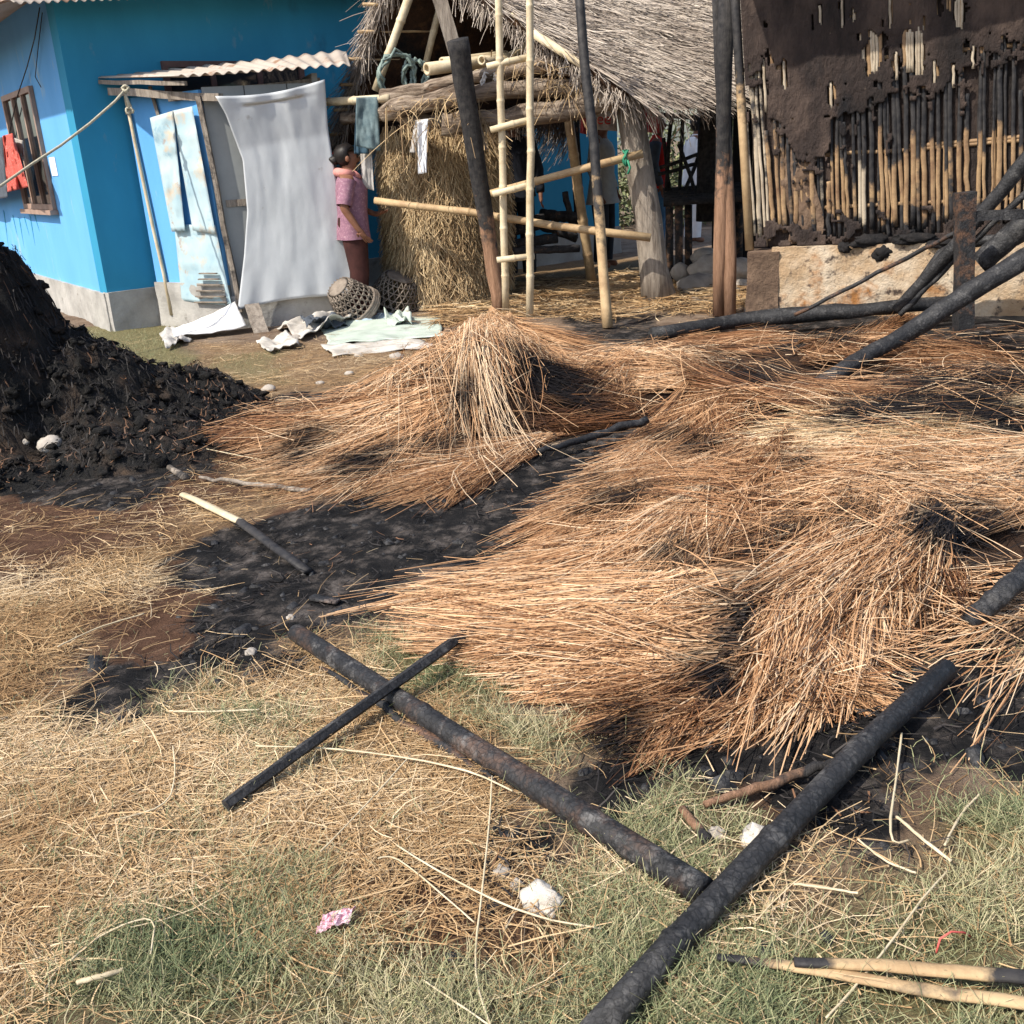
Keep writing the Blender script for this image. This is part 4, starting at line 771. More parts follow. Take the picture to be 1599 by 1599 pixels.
for (s_, z_, sx, sz) in ((0.90, PZ + 0.02, 0.16, 0.06), (1.25, PZ + 0.03, 0.20, 0.05), (1.02, PZ - 0.06, 0.09, 0.07), (1.45, PZ - 0.01, 0.12, 0.04), (0.72, PZ - 0.02, 0.07, 0.05)):
    obj('soot_lump', blob(wpt(s_, z_, 0.085), (sx, 0.05, sz), int(s_ * 50), 3, 0.7, None, 3), 'soot', bh)
def hut_roof(u, v):
    s = -0.45 + (WL + 0.6) * u; o = 0.84 - 0.22 * u + 0.10 * (fbm(u * 9, 0.3, 2, 6, 3) - 0.47); return wall_pt(W0, dW, s, 3.05 + 0.10 * u + 1.6 * v, o - 2.2 * v)
solid(obj('roof', grid(hut_roof, 40, 6), 'burntheap', bh), 0.12)

# stones by the footing
for i, (x, y, yy, sx, sy, sz, l) in enumerate(((1088, 447, 0, 0.19, 0.15, 0.12, 'smooth grey boulder beside the timber post foot'), (1062, 425, 0.3, 0.10, 0.10, 0.10, 'dark upright stone between the timber post and the boulders'), (1116, 418, 0.25, 0.26, 0.18, 0.15, 'pale angular stone behind the smooth boulder'), (1118, 440, 0.05, 0.12, 0.12, 0.11, 'brown round stone touching the twin post'), (1155, 420, 0.1, 0.17, 0.15, 0.12, 'broken pale stone between the twin post and the hut footing'), (1156, 445, 0, 0.12, 0.10, 0.08, 'low stone at the foot of the hut corner'), (1085, 462, 0, 0.06, 0.05, 0.03, 'pebble under the smooth boulder'), (1105, 402, 0.5, 0.2, 0.15, 0.10, 'flat stone slab at the top of the stone pile'), (1178, 478, 0, 0.09, 0.06, 0.03, 'flat pale chip of stone before the crumbled footing corner'))):
    p = G(x, y + 10) if yy == 0 else D(x, y, G(x, 455)[1] + yy); tag(obj('stone', blob((p[0], p[1], max(p[2], sz * 0.6)), (sx, sy, sz), i + 3, 3, 0.28), 'stone'), l, 'stone', 'stones piled beside the hut footing')
# ------------------------------------------------------------------ matted straw under the sheaves and the burnt mound
def field_mesh(fn, x0, x1, y0, y1, step, thr, sink):
    xs = np.arange(x0, x1, step); ys = np.arange(y0, y1, step); XX, YY = np.meshgrid(xs, ys); H = fn(XX, YY); ZZ = gz(XX, YY) + H - sink
    k = H > thr; idx = np.arange(XX.size).reshape(XX.shape)
    q = k[:-1, :-1] | k[1:, :-1] | k[:-1, 1:] | k[1:, 1:]
    F = np.stack([idx[:-1, :-1], idx[:-1, 1:], idx[1:, 1:], idx[1:, :-1]], -1)[q]
    V = np.stack([XX, YY, ZZ], -1).reshape(-1, 3); u = np.unique(F); rem = np.zeros(len(V), int); rem[u] = np.arange(len(u)); return V[u], rem[F]
tag(obj('matted_straw', field_mesh(lambda x, y: hz(x, y) + np.where(hz(x, y) > 0.01, (fbm(x, y, 14, 5, 3) - 0.5) * 0.05, 0), -2.2, 4.8, 2.2, 7.6, 0.045, 0.01, 0.035), 'matted', None, True, None, base=(0, 0, 0)), 'dark matted straw filling the heap beneath the loose sheaves', 'straw', None, 'stuff')
V, F = field_mesh(mz, -4.6, -1.2, 4.2, 7.2, 0.024, 0.012, 0.02)
mound = empty('burnt_mound', (-2.7, 5.7, 0), 'high black heap of burnt straw and ash beside the blue house', 'ash heap')
obj('ash_body', (V, F), 'burntheap', mound)
# burnt clods on the mound
cl = []
for i in range(1500):
    x, y = rng.uniform(-3.5, -1.35), rng.uniform(4.7, 6.8); h = float(mz(x, y))
    if h > 0.03: r = 0.008 + 0.04 * rng.random() ** 3.5; cl.append(blob((x, y, float(gz(x, y)) + h - r * 0.1), (r, r * rng.uniform(0.7, 1.2), r * rng.uniform(0.5, 0.9)), i, 2, 1.2, None, 3.0))
tag(obj('clods', join(*cl), 'burntheap', mound), kind='stuff')
def scatter(n, xr, yr, fn, accept):
    x = rng.uniform(*xr, n); y = rng.uniform(*yr, n); k = rng.random(n) < accept(x, y); return x[k], y[k]
def lay(x, y, z, L, Kp, lift, curl, ang=None, tilt=None):
    n = len(x); a = rng.uniform(0, 2 * math.pi, n) if ang is None else ang; da = rng.normal(0, curl, n); P = np.zeros((n, Kp, 3)); px, py = x.copy(), y.copy(); st = L / (Kp - 1); ti = np.zeros(n) if tilt is None else tilt
    for k in range(Kp):
        P[:, k, 0] = px; P[:, k, 1] = py; P[:, k, 2] = z(px, py) + lift + ti * st * k
        aa = a + da * k / (Kp - 1); px = px + np.cos(aa) * st; py = py + np.sin(aa) * st
    return P
msurf = lambda x, y: gz(x, y) + mz(x, y)
x, y = scatter(16000, (-4.2, -1.3), (4.4, 7.0), mz, lambda x, y: np.clip(mz(x, y) * 12, 0, 1)); n = len(x)
P = lay(x, y, msurf, rng.uniform(0.015, 0.055, n), 3, rng.uniform(-0.008, 0.018, n), 1.0, None, rng.normal(0.0, 0.16, n))
pt = vnoise(x, y, 3.0, 61); br = rng.random(n) < np.where(pt > 0.66, 0.35, 0.05)
VF, at = ribbons(P, rng.uniform(0.003, 0.008, n), np.where(br, rng.uniform(0.9, 1.0, n), rng.uniform(0, 0.75, n)), None, False); tag(obj('burnt_straw', VF, 'charstraw', mound, False, at), kind='stuff')

# ------------------------------------------------------------------ thatch sheaves pulled off the roof
GRP = 'scorched thatch sheaves thrown over the yard'
CHARS = [(S(*p)[:2], r, k) for p, r, k in (((850, 600), 0.16, 1.0), ((900, 640), 0.2, 0.6), ((725, 640), 0.08, 0.9), ((700, 720), 0.14, 0.8), ((560, 745), 0.22, 0.7), ((480, 720), 0.18, 0.6), ((1225, 850), 0.07, 0.9), ((1185, 880), 0.06, 0.8), ((1165, 960), 0.06, 0.8), ((1135, 1040), 0.05, 0.8), ((1050, 900), 0.14, 0.5), ((1090, 720), 0.13, 0.8), ((1010, 700), 0.10, 0.7), ((1250, 745), 0.10, 0.6), ((1380, 665), 0.30, 0.85), ((1520, 660), 0.28, 0.9), ((1180, 620), 0.20, 0.9), ((1100, 560), 0.28, 0.7), ((1230, 590), 0.25, 0.9), ((1350, 600), 0.3, 0.7), ((1500, 600), 0.45, 0.95), ((1560, 545), 0.35, 0.8), ((1300, 540), 0.30, 0.6), ((1010, 545), 0.18, 0.8), ((1480, 860), 0.13, 1.0), ((1540, 850), 0.16, 1.0), ((1120, 1100), 0.08, 0.8), ((960, 1170), 0.10, 0.7), ((1330, 830), 0.08, 0.6), ((1400, 760), 0.09, 0.4), ((920, 760), 0.10, 0.5))]
def scorch(x, y):
    c = np.zeros(np.shape(x)); nn = (fbm(x, y, 9, 23, 3) - 0.47) * 1.3
    for (cx, cy), r, k in CHARS: c = np.maximum(c, k * sstep(1.15, 0.55, np.hypot(x - cx, (y - cy) * 0.8) / r + nn))
    return np.maximum(c, 0.7 * sstep(0.64, 0.74, fbm(x, y, 2.6, 29, 4)))
def sheaf(label, A0, A1_, B0, B1, n, thick, tone, cA=0.0, cB=0.0, L=(0.75, 1.05), wd=(0.0026, 0.0054), fly=0.05, jit=0.05, mat='straw', sag=0.0, group=None):
    a0, a1, b0, b1 = [S(*p) for p in (A0, A1_, B0, B1)]; n = n if n > 500 else n // 4
    def bil(u, v): return (a0[:2] * (1 - u[:, None]) + a1[:2] * u[:, None]) * (1 - v[:, None]) + (b0[:2] * (1 - u[:, None]) + b1[:2] * u[:, None]) * v[:, None]
    # straws lie in small wisps, each wisp broken off at its own length and angle, stiff rather than following the ground
    Kp = 4; n = int(n * 1.5); nc = n if n <= 500 else max(6, n // 48); thick = thick * 1.25; tone = tone + (0.17 if tone > 0.5 else 0.05); wid = np.linalg.norm(a1 - a0) * 0.5 + np.linalg.norm(b1 - b0) * 0.5; leng = np.linalg.norm((a0 + a1 - b0 - b1)[:2]) / 2
    cu = rng.uniform(0, 1, nc); cl_ = rng.uniform(0.45, 1.0, nc) * L[1] * min(1.0, 0.75 / leng); cv = rng.uniform(-0.04, 1.04 - np.minimum(cl_, 1.0), nc); cang = rng.normal(0, 0.17 + jit * 0.9, nc); clift = rng.random(nc); ctone = rng.normal(0, 0.15, nc); cwd = rng.uniform(0.012, 0.045, nc) / max(wid, 0.1); cwd *= rng.uniform(0.5, 1.5, nc)
    ci = rng.integers(0, nc, n); fl = rng.random(n) < fly; u = cu[ci] + rng.normal(0, 1, n) * cwd[ci]; ln = cl_[ci] * np.where(rng.random(n) < 0.3, rng.uniform(0.3, 0.9, n), rng.uniform(0.88, 1.05, n)); v0 = cv[ci] + rng.normal(0, 0.03, n) + np.where(rng.random(n) < 0.3, rng.uniform(0, 0.2, n), 0)
    ang = cang[ci] + rng.normal(0, 0.05, n) + np.where(fl, rng.normal(0, 0.7, n), 0); fan = rng.normal(0, 0.5, n) * cwd[ci] * 0.8; lat = rng.normal(0, 1, n); u = cu[ci] + lat * cwd[ci]; lay_ = np.clip(0.72 * clift[ci] + 0.30 * rng.random(n) * np.exp(-lat ** 2 * 0.6), 0, 1); ra = rng.normal(0, 0.07, n)
    ue = u + np.tan(np.clip(ang, -1.2, 1.2)) * ln * leng / max(wid, 0.15) + fan; ue = np.clip(ue, -0.25, 1.25); vm = v0 + ln
    p0 = bil(u, v0); p1 = bil(ue, vm); prof = lambda q: np.clip(1 - (2 * np.clip(q, 0, 1) - 1) ** 2, 0, 1) ** 0.5
    hh0 = surf(p0[:, 0], p0[:, 1]) + 0.004 + thick * lay_ * (0.35 + 0.65 * prof(u)) ; hh1 = surf(p1[:, 0], p1[:, 1]) + 0.004 + thick * lay_ * (0.15 + 0.6 * prof(ue)) + np.where(rng.random(n) < 0.12, rng.uniform(0, 0.10, n), 0) + np.where(fl, rng.uniform(0, 0.07, n), 0)
    bow = rng.normal(0, 0.012, n) + 0.02 * np.sin(ci * 1.7); kx = rng.random(n) < 0.10; P = np.zeros((n, Kp, 3)); ch = np.zeros((n, Kp)); pd = np.stack([-(p1 - p0)[:, 1], (p1 - p0)[:, 0]], 1); pd /= np.linalg.norm(pd, axis=1)[:, None] + 1e-6
    for k in range(Kp):
        t = k / (Kp - 1); xy = p0 * (1 - t) + p1 * t + pd * (bow * math.sin(math.pi * t) + np.where(kx, 0.05 * t * t * np.sign(bow), 0))[:, None]; z = hh0 * (1 - t) + hh1 * t; sf = surf(xy[:, 0], xy[:, 1]) + 0.006; z = np.maximum(z, sf + 0.25 * thick * lay_) * 0.75 + np.minimum(np.maximum(z, sf), sf + 0.12 + thick) * 0.25; P[:, k, :2] = xy; P[:, k, 2] = z; v = v0 + ln * t
        ch[:, k] = np.maximum(cA * sstep(0.30, 0.02, v + ra), cB * sstep(0.70, 0.98, v + ra)); ch[:, k] = np.maximum(ch[:, k], sstep(0.25, 0.6, scorch(xy[:, 0], xy[:, 1]) + ra * 1.6))
    base = np.array([*( (a0 + a1 + b0 + b1)[:2] / 4), 0.0])
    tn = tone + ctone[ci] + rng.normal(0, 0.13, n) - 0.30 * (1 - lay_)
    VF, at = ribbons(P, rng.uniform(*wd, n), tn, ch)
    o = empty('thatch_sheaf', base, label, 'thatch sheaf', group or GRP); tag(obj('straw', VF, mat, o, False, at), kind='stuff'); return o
# heap by the leaning pole
sheaf('tall sheaf of pale straw draped downhill in front of the leaning charred pole', (738, 510), (806, 502), (560, 706), (836, 690), 3600, 0.10, 0.74, 0, 0.25, (0.7, 1.05), (0.0030, 0.0054), 0.06, 0.05)
sheaf('golden sheaf spread out low from the foot of the tall pale sheaf', (690, 610), (730, 700), (380, 690), (500, 775), 2300, 0.07, 0.62, 0.0, 0.15, (0.6, 1.0))
sheaf('dull brown sheaf lying flat between the burnt mound and the tall pale sheaf', (600, 615), (650, 665), (325, 690), (420, 705), 1300, 0.04, 0.34, 0.1, 0.0, (0.5, 1.0))
sheaf('loose straw fringe lying along the ash at the foot of the tall pale sheaf', (860, 682), (840, 712), (470, 775), (650, 790), 1500, 0.04, 0.58, 0.1, 0.2, (0.5, 0.95), fly=0.14)
sheaf('brown sheaf with blackened end behind the tall pale sheaf', (700, 590), (710, 640), (560, 640), (570, 665), 500, 0.04, 0.45, 0.9, 0, (0.6, 1.0))
sheaf('sheaf running from the top of the heap towards the timber post', (770, 495), (780, 535), (960, 555), (930, 595), 1300, 0.05, 0.52, 0, 0.2, (0.6, 1.0))
sheaf('dark reddish sheaf in the hollow beside the tall pale sheaf', (820, 560), (825, 680), (960, 600), (990, 660), 1300, 0.05, 0.20, 0.7, 0.2, (0.5, 1.0), fly=0.15)
sheaf('pale straight sheaf pointing at a charred stub', (905, 565), (915, 625), (1150, 588), (1125, 612), 1500, 0.06, 0.66, 0.0, 0.95, (0.6, 1.0))
sheaf('narrow sheaf laid slantwise across the pale straight sheaf', (965, 560), (1000, 570), (890, 655), (935, 660), 600, 0.05, 0.70, 0, 0, (0.8, 1.0))
sheaf('thin reddish sheaf under the fallen horizontal beam', (1010, 532), (1015, 552), (1225, 520), (1235, 548), 700, 0.04, 0.40, 0.5, 0.1, (0.6, 1.0))
sheaf('bristling reddish sheaf in front of the hut footing', (1240, 545), (1250, 575), (1420, 492), (1430, 535), 900, 0.06, 0.45, 0.2, 0.0, (0.5, 1.0), fly=0.2)
sheaf('red brown sheaf around the foot of the charred square post', (1620, 540), (1620, 575), (1330, 550), (1350, 585), 1200, 0.05, 0.36, 0.2, 0.2, (0.5, 1.0), fly=0.12)
sheaf('scorched sheaf under the sloping charred pole', (1250, 590), (1280, 640), (1040, 560), (1060, 600), 1100, 0.04, 0.30, 0.6, 0.1, (0.5, 1.0), fly=0.15)
sheaf('rust coloured sheaf along the lower end of the sloping charred pole', (1540, 600), (1560, 640), (1180, 610), (1210, 660), 1500, 0.05, 0.40, 0.35, 0.2, (0.5, 1.0), fly=0.12)
# big field
sheaf('long yellowish sheaf bent across the middle of the big heap', (1640, 625), (1640, 690), (1150, 690), (1200, 770), 2400, 0.06, 0.72, 0.1, 0.0, (0.55, 1.0), mat='hay')
sheaf('ruffled clump of straw between the ash channel and the big heap', (1070, 605), (1180, 600), (980, 730), (1110, 750), 1500, 0.05, 0.48, 0.1, 0.3, (0.5, 1.0), fly=0.15)
sheaf('broad sheaf sweeping down to the ash channel', (1120, 640), (1200, 760), (850, 800), (815, 895), 3200, 0.06, 0.55, 0.15, 0.0, (0.5, 1.0), fly=0.08)
sheaf('wide pinkish sheaf stretched level over the big heap', (1650, 690), (1660, 800), (1170, 750), (1200, 880), 3400, 0.07, 0.66, 0.25, 0.1, (0.55, 1.0), fly=0.07)
sheaf('rumpled brown sheaf lying under the wide pinkish one', (1250, 740), (1330, 870), (1000, 760), (1010, 870), 1800, 0.05, 0.42, 0.3, 0.1, (0.5, 1.0), fly=0.14)
sheaf('long sheaf with tips reaching the ash channel above the thin stick', (1150, 770), (1190, 880), (660, 940), (770, 968), 3200, 0.06, 0.60, 0.4, 0.0, (0.55, 1.0))
sheaf('coppery sheaf with black butts fanning over the thin stick', (1180, 870), (1165, 985), (690, 960), (760, 1040), 3000, 0.07, 0.62, 0.6, 0.0, (0.6, 1.0))
sheaf('flat sheaf lying lowest beside the thick fallen pole', (1150, 1000), (1130, 1090), (650, 1005), (800, 1085), 2800, 0.07, 0.58, 0.7, 0.0, (0.6, 1.0), fly=0.09)
sheaf('square cut sheaf with scorched black butts at its upper end', (1160, 955), (1150, 1050), (880, 1000), (900, 1070), 1800, 0.08, 0.60, 1.0, 0.0, (0.8, 1.0), fly=0.03)
sheaf('orange brown fan of straw drooping onto the black soil', (1090, 1050), (1160, 1120), (900, 1140), (985, 1195), 1700, 0.06, 0.50, 0.1, 0.3, (0.6, 1.05), fly=0.08)
sheaf('upright golden sheaf hanging down the front of the big heap', (1290, 770), (1480, 750), (1135, 1110), (1290, 1120), 4800, 0.05, 0.66, 0.1, 0.05, (0.6, 1.0), (0.0030, 0.0054))
sheaf('loose golden sheaf spilling from the crest of the big heap', (1430, 790), (1500, 850), (1220, 960), (1380, 1000), 2400, 0.07, 0.62, 0.15, 0.2, (0.5, 1.0), fly=0.16)
sheaf('short steep sheaf lying slantwise on the edge of the ash channel', (1010, 680), (1120, 690), (835, 850), (930, 905), 2000, 0.06, 0.64, 0.2, 0.0, (0.6, 1.0), fly=0.08)
sheaf('steep pale sheaf crossing the long coppery sheaf', (1080, 775), (1170, 790), (880, 935), (1000, 965), 1800, 0.07, 0.68, 0.5, 0.0, (0.7, 1.0), fly=0.06)
sheaf('brown tuft of straw slanting off the middle of the big heap', (1200, 690), (1290, 700), (1080, 850), (1180, 880), 1500, 0.07, 0.50, 0.3, 0.2, (0.6, 1.0), fly=0.12)
sheaf('red brown sheaf with burnt tips overhanging the black hollow', (1410, 865), (1490, 870), (1400, 985), (1480, 985), 900, 0.06, 0.34, 0.2, 0.7, (0.7, 1.0))
sheaf('thin spray of straw lying across the end of the straight black pole', (1640, 880), (1640, 990), (1270, 920), (1300, 1020), 420, 0.05, 0.68, 0.0, 0.0, (0.5, 0.95), fly=0.35, jit=0.2)
sheaf('splayed straws between the golden sheaf and the straight black pole', (1230, 1020), (1290, 960), (1330, 1130), (1440, 1060), 420, 0.04, 0.62, 0.1, 0.0, (0.5, 1.0), fly=0.4, jit=0.25)
sheaf('ragged straw foot under the upright golden sheaf', (1180, 1040), (1290, 1050), (1140, 1160), (1350, 1120), 900, 0.03, 0.52, 0.0, 0.1, (0.4, 0.9), fly=0.3, jit=0.2)
sheaf('scattered straws over the black soil at the edge of the heap', (1640, 930), (1640, 1060), (1420, 1010), (1480, 1160), 200, 0.03, 0.68, 0.0, 0.0, (0.5, 1.0), fly=0.5, jit=0.3)
sheaf('dark scorched sheaf sunk behind the yellowish bent sheaf', (1640, 590), (1650, 640), (1300, 640), (1330, 690), 1200, 0.04, 0.24, 0.7, 0.5, (0.4, 0.9), fly=0.2)
# crossing straws thrown over everything
hn = 5200
x, y = scatter(60000, (-1.4, 4.0), (2.3, 7.2), hz, lambda x, y: np.clip(hz(x, y) * 6, 0, 1) * 0.16); n = len(x)
P = lay(x, y, surf, rng.uniform(0.10, 0.5, n), 5, rng.uniform(0.03, 0.10, n), 0.35, rng.vonmises(2.8, 0.7, n), rng.normal(0.02, 0.10, n))
VF, at = ribbons(P, rng.uniform(0.0025, 0.0045, n), 0.66 + rng.normal(0, 0.22, n), np.maximum((rng.random((n, 1)) < 0.12) * 0.8 * np.ones((1, 5)), scorch(P[:, :, 0], P[:, :, 1]) * (rng.random((n, 1)) < 0.55)))
tag(obj('tangled_straw', VF, 'straw', None, False, at, base=(0, 0, 0)), 'single straws tangled over the thatch sheaves', 'straw', None, 'stuff')

# ------------------------------------------------------------------ litter, grass, char
def near(x, y): return np.clip((2.6 / np.hypot(x, y)) ** 1.1, 0, 1)
lacc = lambda x, y: near(x, y) * np.clip(mask(x, y, LITTER, 0.12, 0.25, 4, 3) * (0.06 + 1.9 * sstep(0.30, 0.66, fbm(x, y, 3.2, 21, 4))) + 0.05, 0, 1) * (1 - 0.88 * mask(x, y, BURN, 0.1, 0.2, 5, 1)) * (1 - 0.5 * mask(x, y, BROWN, 0.2, 0.3, 3, 4)) * np.where(np.abs(x) < y * 0.62 + 0.4, 1, 0) * np.where(mz(x, y) > 0.12, 0.05, 1)
xa, ya = scatter(420000, (-4.3, 3.3), (1.2, 9.6), None, lacc); xb, yb = scatter(150000, (-2.0, 1.9), (1.25, 3.8), None, lacc); x = np.concatenate([xa, xb]); y = np.concatenate([ya, yb]); n = len(x)
sw = (vnoise(x, y, 2.2, 71) * 2.4 - 0.4); P = lay(x, y, gz, rng.uniform(0.02, 0.20, n) * rng.uniform(0.4, 1.3, n), 4, rng.uniform(0.002, 0.022, n), 0.6, rng.vonmises(0.0, 0.8, n) + sw, rng.normal(0, 0.06, n))
lb = mask(x, y, BURN, 0.1, 0.2, 5, 1); tn = 0.58 + (fbm(x, y, 2.5, 44, 3) - 0.47) * 1.1 + rng.normal(0, 0.17, n)
VF, at = ribbons(P, 0.0009 + 0.0026 * rng.random(n) ** 2, tn + 0.06, np.broadcast_to((np.clip(lb * 0.5, 0, 1) * rng.random(n))[:, None], (n, 4)), False)
print('litter', n); tag(obj('straw_litter', VF, 'hay', None, False, at, base=(0, 0, 0)), 'trampled straw litter strewn over the yard', 'straw', None, 'stuff')
gacc = lambda x, y: near(x, y) * np.clip(mask(x, y, GRASS, 0.10, 0.22, 4, 2) * (0.1 + 1.5 * fbm(x, y, 4.5, 51, 3)) + 0.03 * (y < 3.5), 0, 1) * np.where(np.abs(x) < y * 0.62 + 0.4, 1, 0) * (1 - mask(x, y, BURN, 0.1, 0.2, 5, 1)) * (1 - 0.85 * mask(x, y, BROWN, 0.15, 0.3, 3, 4)) * np.clip(0.15 + 1.5 * sstep(0.36, 0.56, fbm(x, y, 5.5, 151, 4)), 0, 1) * (hz(x, y) < 0.03)
xa, ya = scatter(420000, (-4.3, 2.4), (1.2, 10.4), None, gacc); xb, yb = scatter(520000, (-1.9, 1.9), (1.25, 3.4), None, gacc); x = np.concatenate([xa, xb]); y = np.concatenate([ya, yb]); n = len(x)
P = lay(x, y, gz, rng.uniform(0.015, 0.058, n), 3, np.zeros(n), 0.9, None, rng.uniform(0.2, 1.4, n)); P[:, 0, 2] -= 0.006; P[:, 2, 2] -= 0.25 * (P[:, 2, 2] - P[:, 0, 2]) * rng.random(n)
VF, at = ribbons(P, rng.uniform(0.0009, 0.0021, n), np.clip(0.47 + (vnoise(x, y, 3.0, 63) - 0.5) * 0.75 + rng.normal(0, 0.2, n), 0, 1), None, False)
print('grass', n); tag(obj('grass', VF, 'grass', None, False, at, base=(0, 0, 0)), 'short half dry grass growing through the straw', 'grass', None, 'stuff')
x, y = scatter(120000, (-3.6, 3.6), (1.5, 8.2), None, lambda x, y: near(x, y) * mask(x, y, BURN, 0.08, 0.2, 5, 1) * (0.2 + 1.3 * (fbm(x, y, 6, 81, 3) > 0.47)) * 0.5 * (hz(x, y) < 0.1)); n = len(x)
P = lay(x, y, gz, rng.uniform(0.015, 0.09, n), 3, rng.uniform(0.0, 0.02, n), 1.0, None, rng.normal(0.05, 0.25, n))
VF, at = ribbons(P, rng.uniform(0.002, 0.006, n), np.where(rng.random(n) < 0.08, 0.97, rng.uniform(0, 0.8, n)), None, False)
print('char', n); tag(obj('charred_litter', VF, 'charstraw', None, False, at, base=(0, 0, 0)), 'blackened straw and ash flakes over the scorched soil', 'ash', None, 'stuff')
x, y = scatter(9000, (-3.2, 3.4), (1.4, 7.2), None, lambda x, y: near(x, y) * (0.10 + mask(x, y, BURN, 0.1, 0.2, 5, 1)) * 0.6 * (hz(x, y) < 0.06)); n = len(x)
tet = []; TF = []
for i in range(n):
    r = (0.003 + 0.013 * rng.random() ** 2) * (1 if rng.random() < 0.9 else 1.8); Vb = np.array([[-1, -1, 0], [1, -1, 0], [1, 1, 0], [-1, 1, 0], [-.6, -.5, 1], [.7, -.5, 1], [.5, .6, 1], [-.6, .6, 1]]) * np.array([r * rng.uniform(0.7, 2.0), r, r * 0.8]) + rng.normal(0, r * 0.22, (8, 3)); a = rng.uniform(0, 6.3); R = np.array([[math.cos(a), -math.sin(a), 0], [math.sin(a), math.cos(a), 0], [0, 0, 1]])
    tet.append(Vb @ R.T + [x[i], y[i], float(gz(x[i], y[i])) - 0.002]); b = i * 8; TF += [(b, b + 1, b + 5, b + 4), (b + 1, b + 2, b + 6, b + 5), (b + 2, b + 3, b + 7, b + 6), (b + 3, b, b + 4, b + 7), (b + 4, b + 5, b + 6, b + 7)]
tag(obj('charcoal_bits', (np.concatenate(tet), np.array(TF)), 'char', None, False, None, base=(0, 0, 0)), 'small charcoal crumbs scattered on the scorched soil', 'charcoal', None, 'stuff')

# ------------------------------------------------------------------ fallen charred poles
def cp_(name, label, pts, r, mat='char', cat='pole', n=14, jit=0.05, wob=0.003, char=1.0, segs=16, sq=False, flat=1.0, group=None): return pole_thing(name, label, pts, r, mat, char, n, sq, jit, cat, wob, group, flat, segs)
def bam_char(label, a, m, b, r0, r1, mat, node=0.42):
    V1, F1 = bamboo_pole(a, b, r0, r1, node, 0.0, 0.002, 18); off = V3(m) - (V3(a) + V3(b)) / 2; t = np.clip(((V1 - V3(a)) @ (V3(b) - V3(a))) / np.dot(V3(b) - V3(a), V3(b) - V3(a)), 0, 1); V1 = V1 + off * (4 * t * (1 - t))[:, None]; V1 += rng.normal(0, r0 * 0.025, V1.shape)
    return tag(obj('charred_pole', (V1, F1), mat, None, True, {'char': np.ones(len(V1))}), label, 'pole')
def g2(px, py, z): p = G(px, py); return G(px, py, float(gz(p[0], p[1])) + z)
bam_char('thick ashen charred pole lying across the grass under the thin stick', g2(462, 988, 0.033), g2(785, 1197, 0.033), g2(1098, 1393, 0.035), 0.029, 0.033, 'charash', 0.5)
cp_('wood_splinter', 'brown split sliver along the lower edge of the thick ashen pole', [g2(500, 1042, 0.016), g2(600, 1108, 0.015), g2(700, 1170, 0.015), g2(775, 1222, 0.012)], [0.006, 0.014, 0.016, 0.006], 'charbrown', 'splinter', 6, 0.1)
cp_('charred_stick', 'thin square charred stick crossing over the thick ashen pole', [g2(352, 1258, 0.03), g2(480, 1165, 0.055), g2(628, 1060, 0.082), g2(700, 1008, 0.09), g2(742, 978, 0.09)], [0.0155, 0.016, 0.017, 0.017, 0.016], 'char', 'stick', 5, 0.04, 0.0005)
sb_ = COL.objects[-1]
bam_char('straight black pole lying toward the grass with straw on its upper end', g2(915, 1625, 0.04), g2(1210, 1305, 0.045), g2(1478, 1045, 0.06), 0.027, 0.030, 'char', 0.36)
cp_('charred_pole', 'black pole end emerging from the straw beyond the straight black pole', [g2(1512, 975, 0.04), g2(1560, 930, 0.10), g2(1690, 815, 0.16)], [0.030, 0.034, 0.036], 'char')
cp_('charred_pole', 'smooth charred pole sloping down from the square post into the straw', [S(1278, 605) + [0, 0, 0.02], D(1420, 518, 6.2), D(1540, 440, 6.25), D(1690, 350, 6.3)], [0.046, 0.055, 0.062, 0.066], 'char', n=16)
pp = G(1505, 542); cp_('charred_post', 'square charred post standing in the straw before the hut', [pp + [0, 0, -0.05], D(1505, 480, pp[1]), D(1506, 420, pp[1]), D(1507, 345, pp[1]), D(1507, 300, pp[1])], [0.072, 0.072, 0.07, 0.072, 0.078], 'charbrown', 'post', 4, 0.05, 0.002, 1, 10, True)
cp_('charred_bar', 'level charred bar fixed to the square post', [D(1512, 338, 6.86), D(1600, 334, 6.8), D(1720, 328, 6.7)], 0.042, 'char', 'bar', 4, 0.04, 0.001, 1, 6, True)
cp_('charred_pole', 'charred pole propped high against the level bar', [D(1400, 484, 7.6), D(1500, 375, 7.35), D(1610, 240, 7.1), D(1680, 160, 7.0)], [0.042, 0.045, 0.05, 0.05], 'char')
cp_('charred_stick', 'thin charred stick beside the high propped pole', [D(1405, 492, 7.55), D(1490, 405, 7.4), D(1620, 285, 7.1)], [0.02, 0.022, 0.024], 'char', 'stick', 8)
cp_('charred_stick', 'slim dark rod leaning from the heap to the square post', [D(1240, 492, 7.7), D(1380, 422, 7.4), D(1495, 362, 7.02)], [0.014, 0.015, 0.016], 'charbrown', 'stick', 8)
cp_('charred_pole', 'short thick charred log resting behind the square post', [D(1528, 412, 7.2), D(1600, 352, 7.1), D(1690, 290, 7.0)], [0.075, 0.085, 0.09], 'char')
cp_('charred_beam', 'cracked black beam lying along the hut footing', [g2(1018, 522, 0.10), g2(1150, 500, 0.10), g2(1290, 488, 0.14), g2(1400, 480, 0.16), g2(1500, 470, 0.16)], [0.05, 0.06, 0.06, 0.05, 0.05], 'char', 'beam', 8, 0.10)
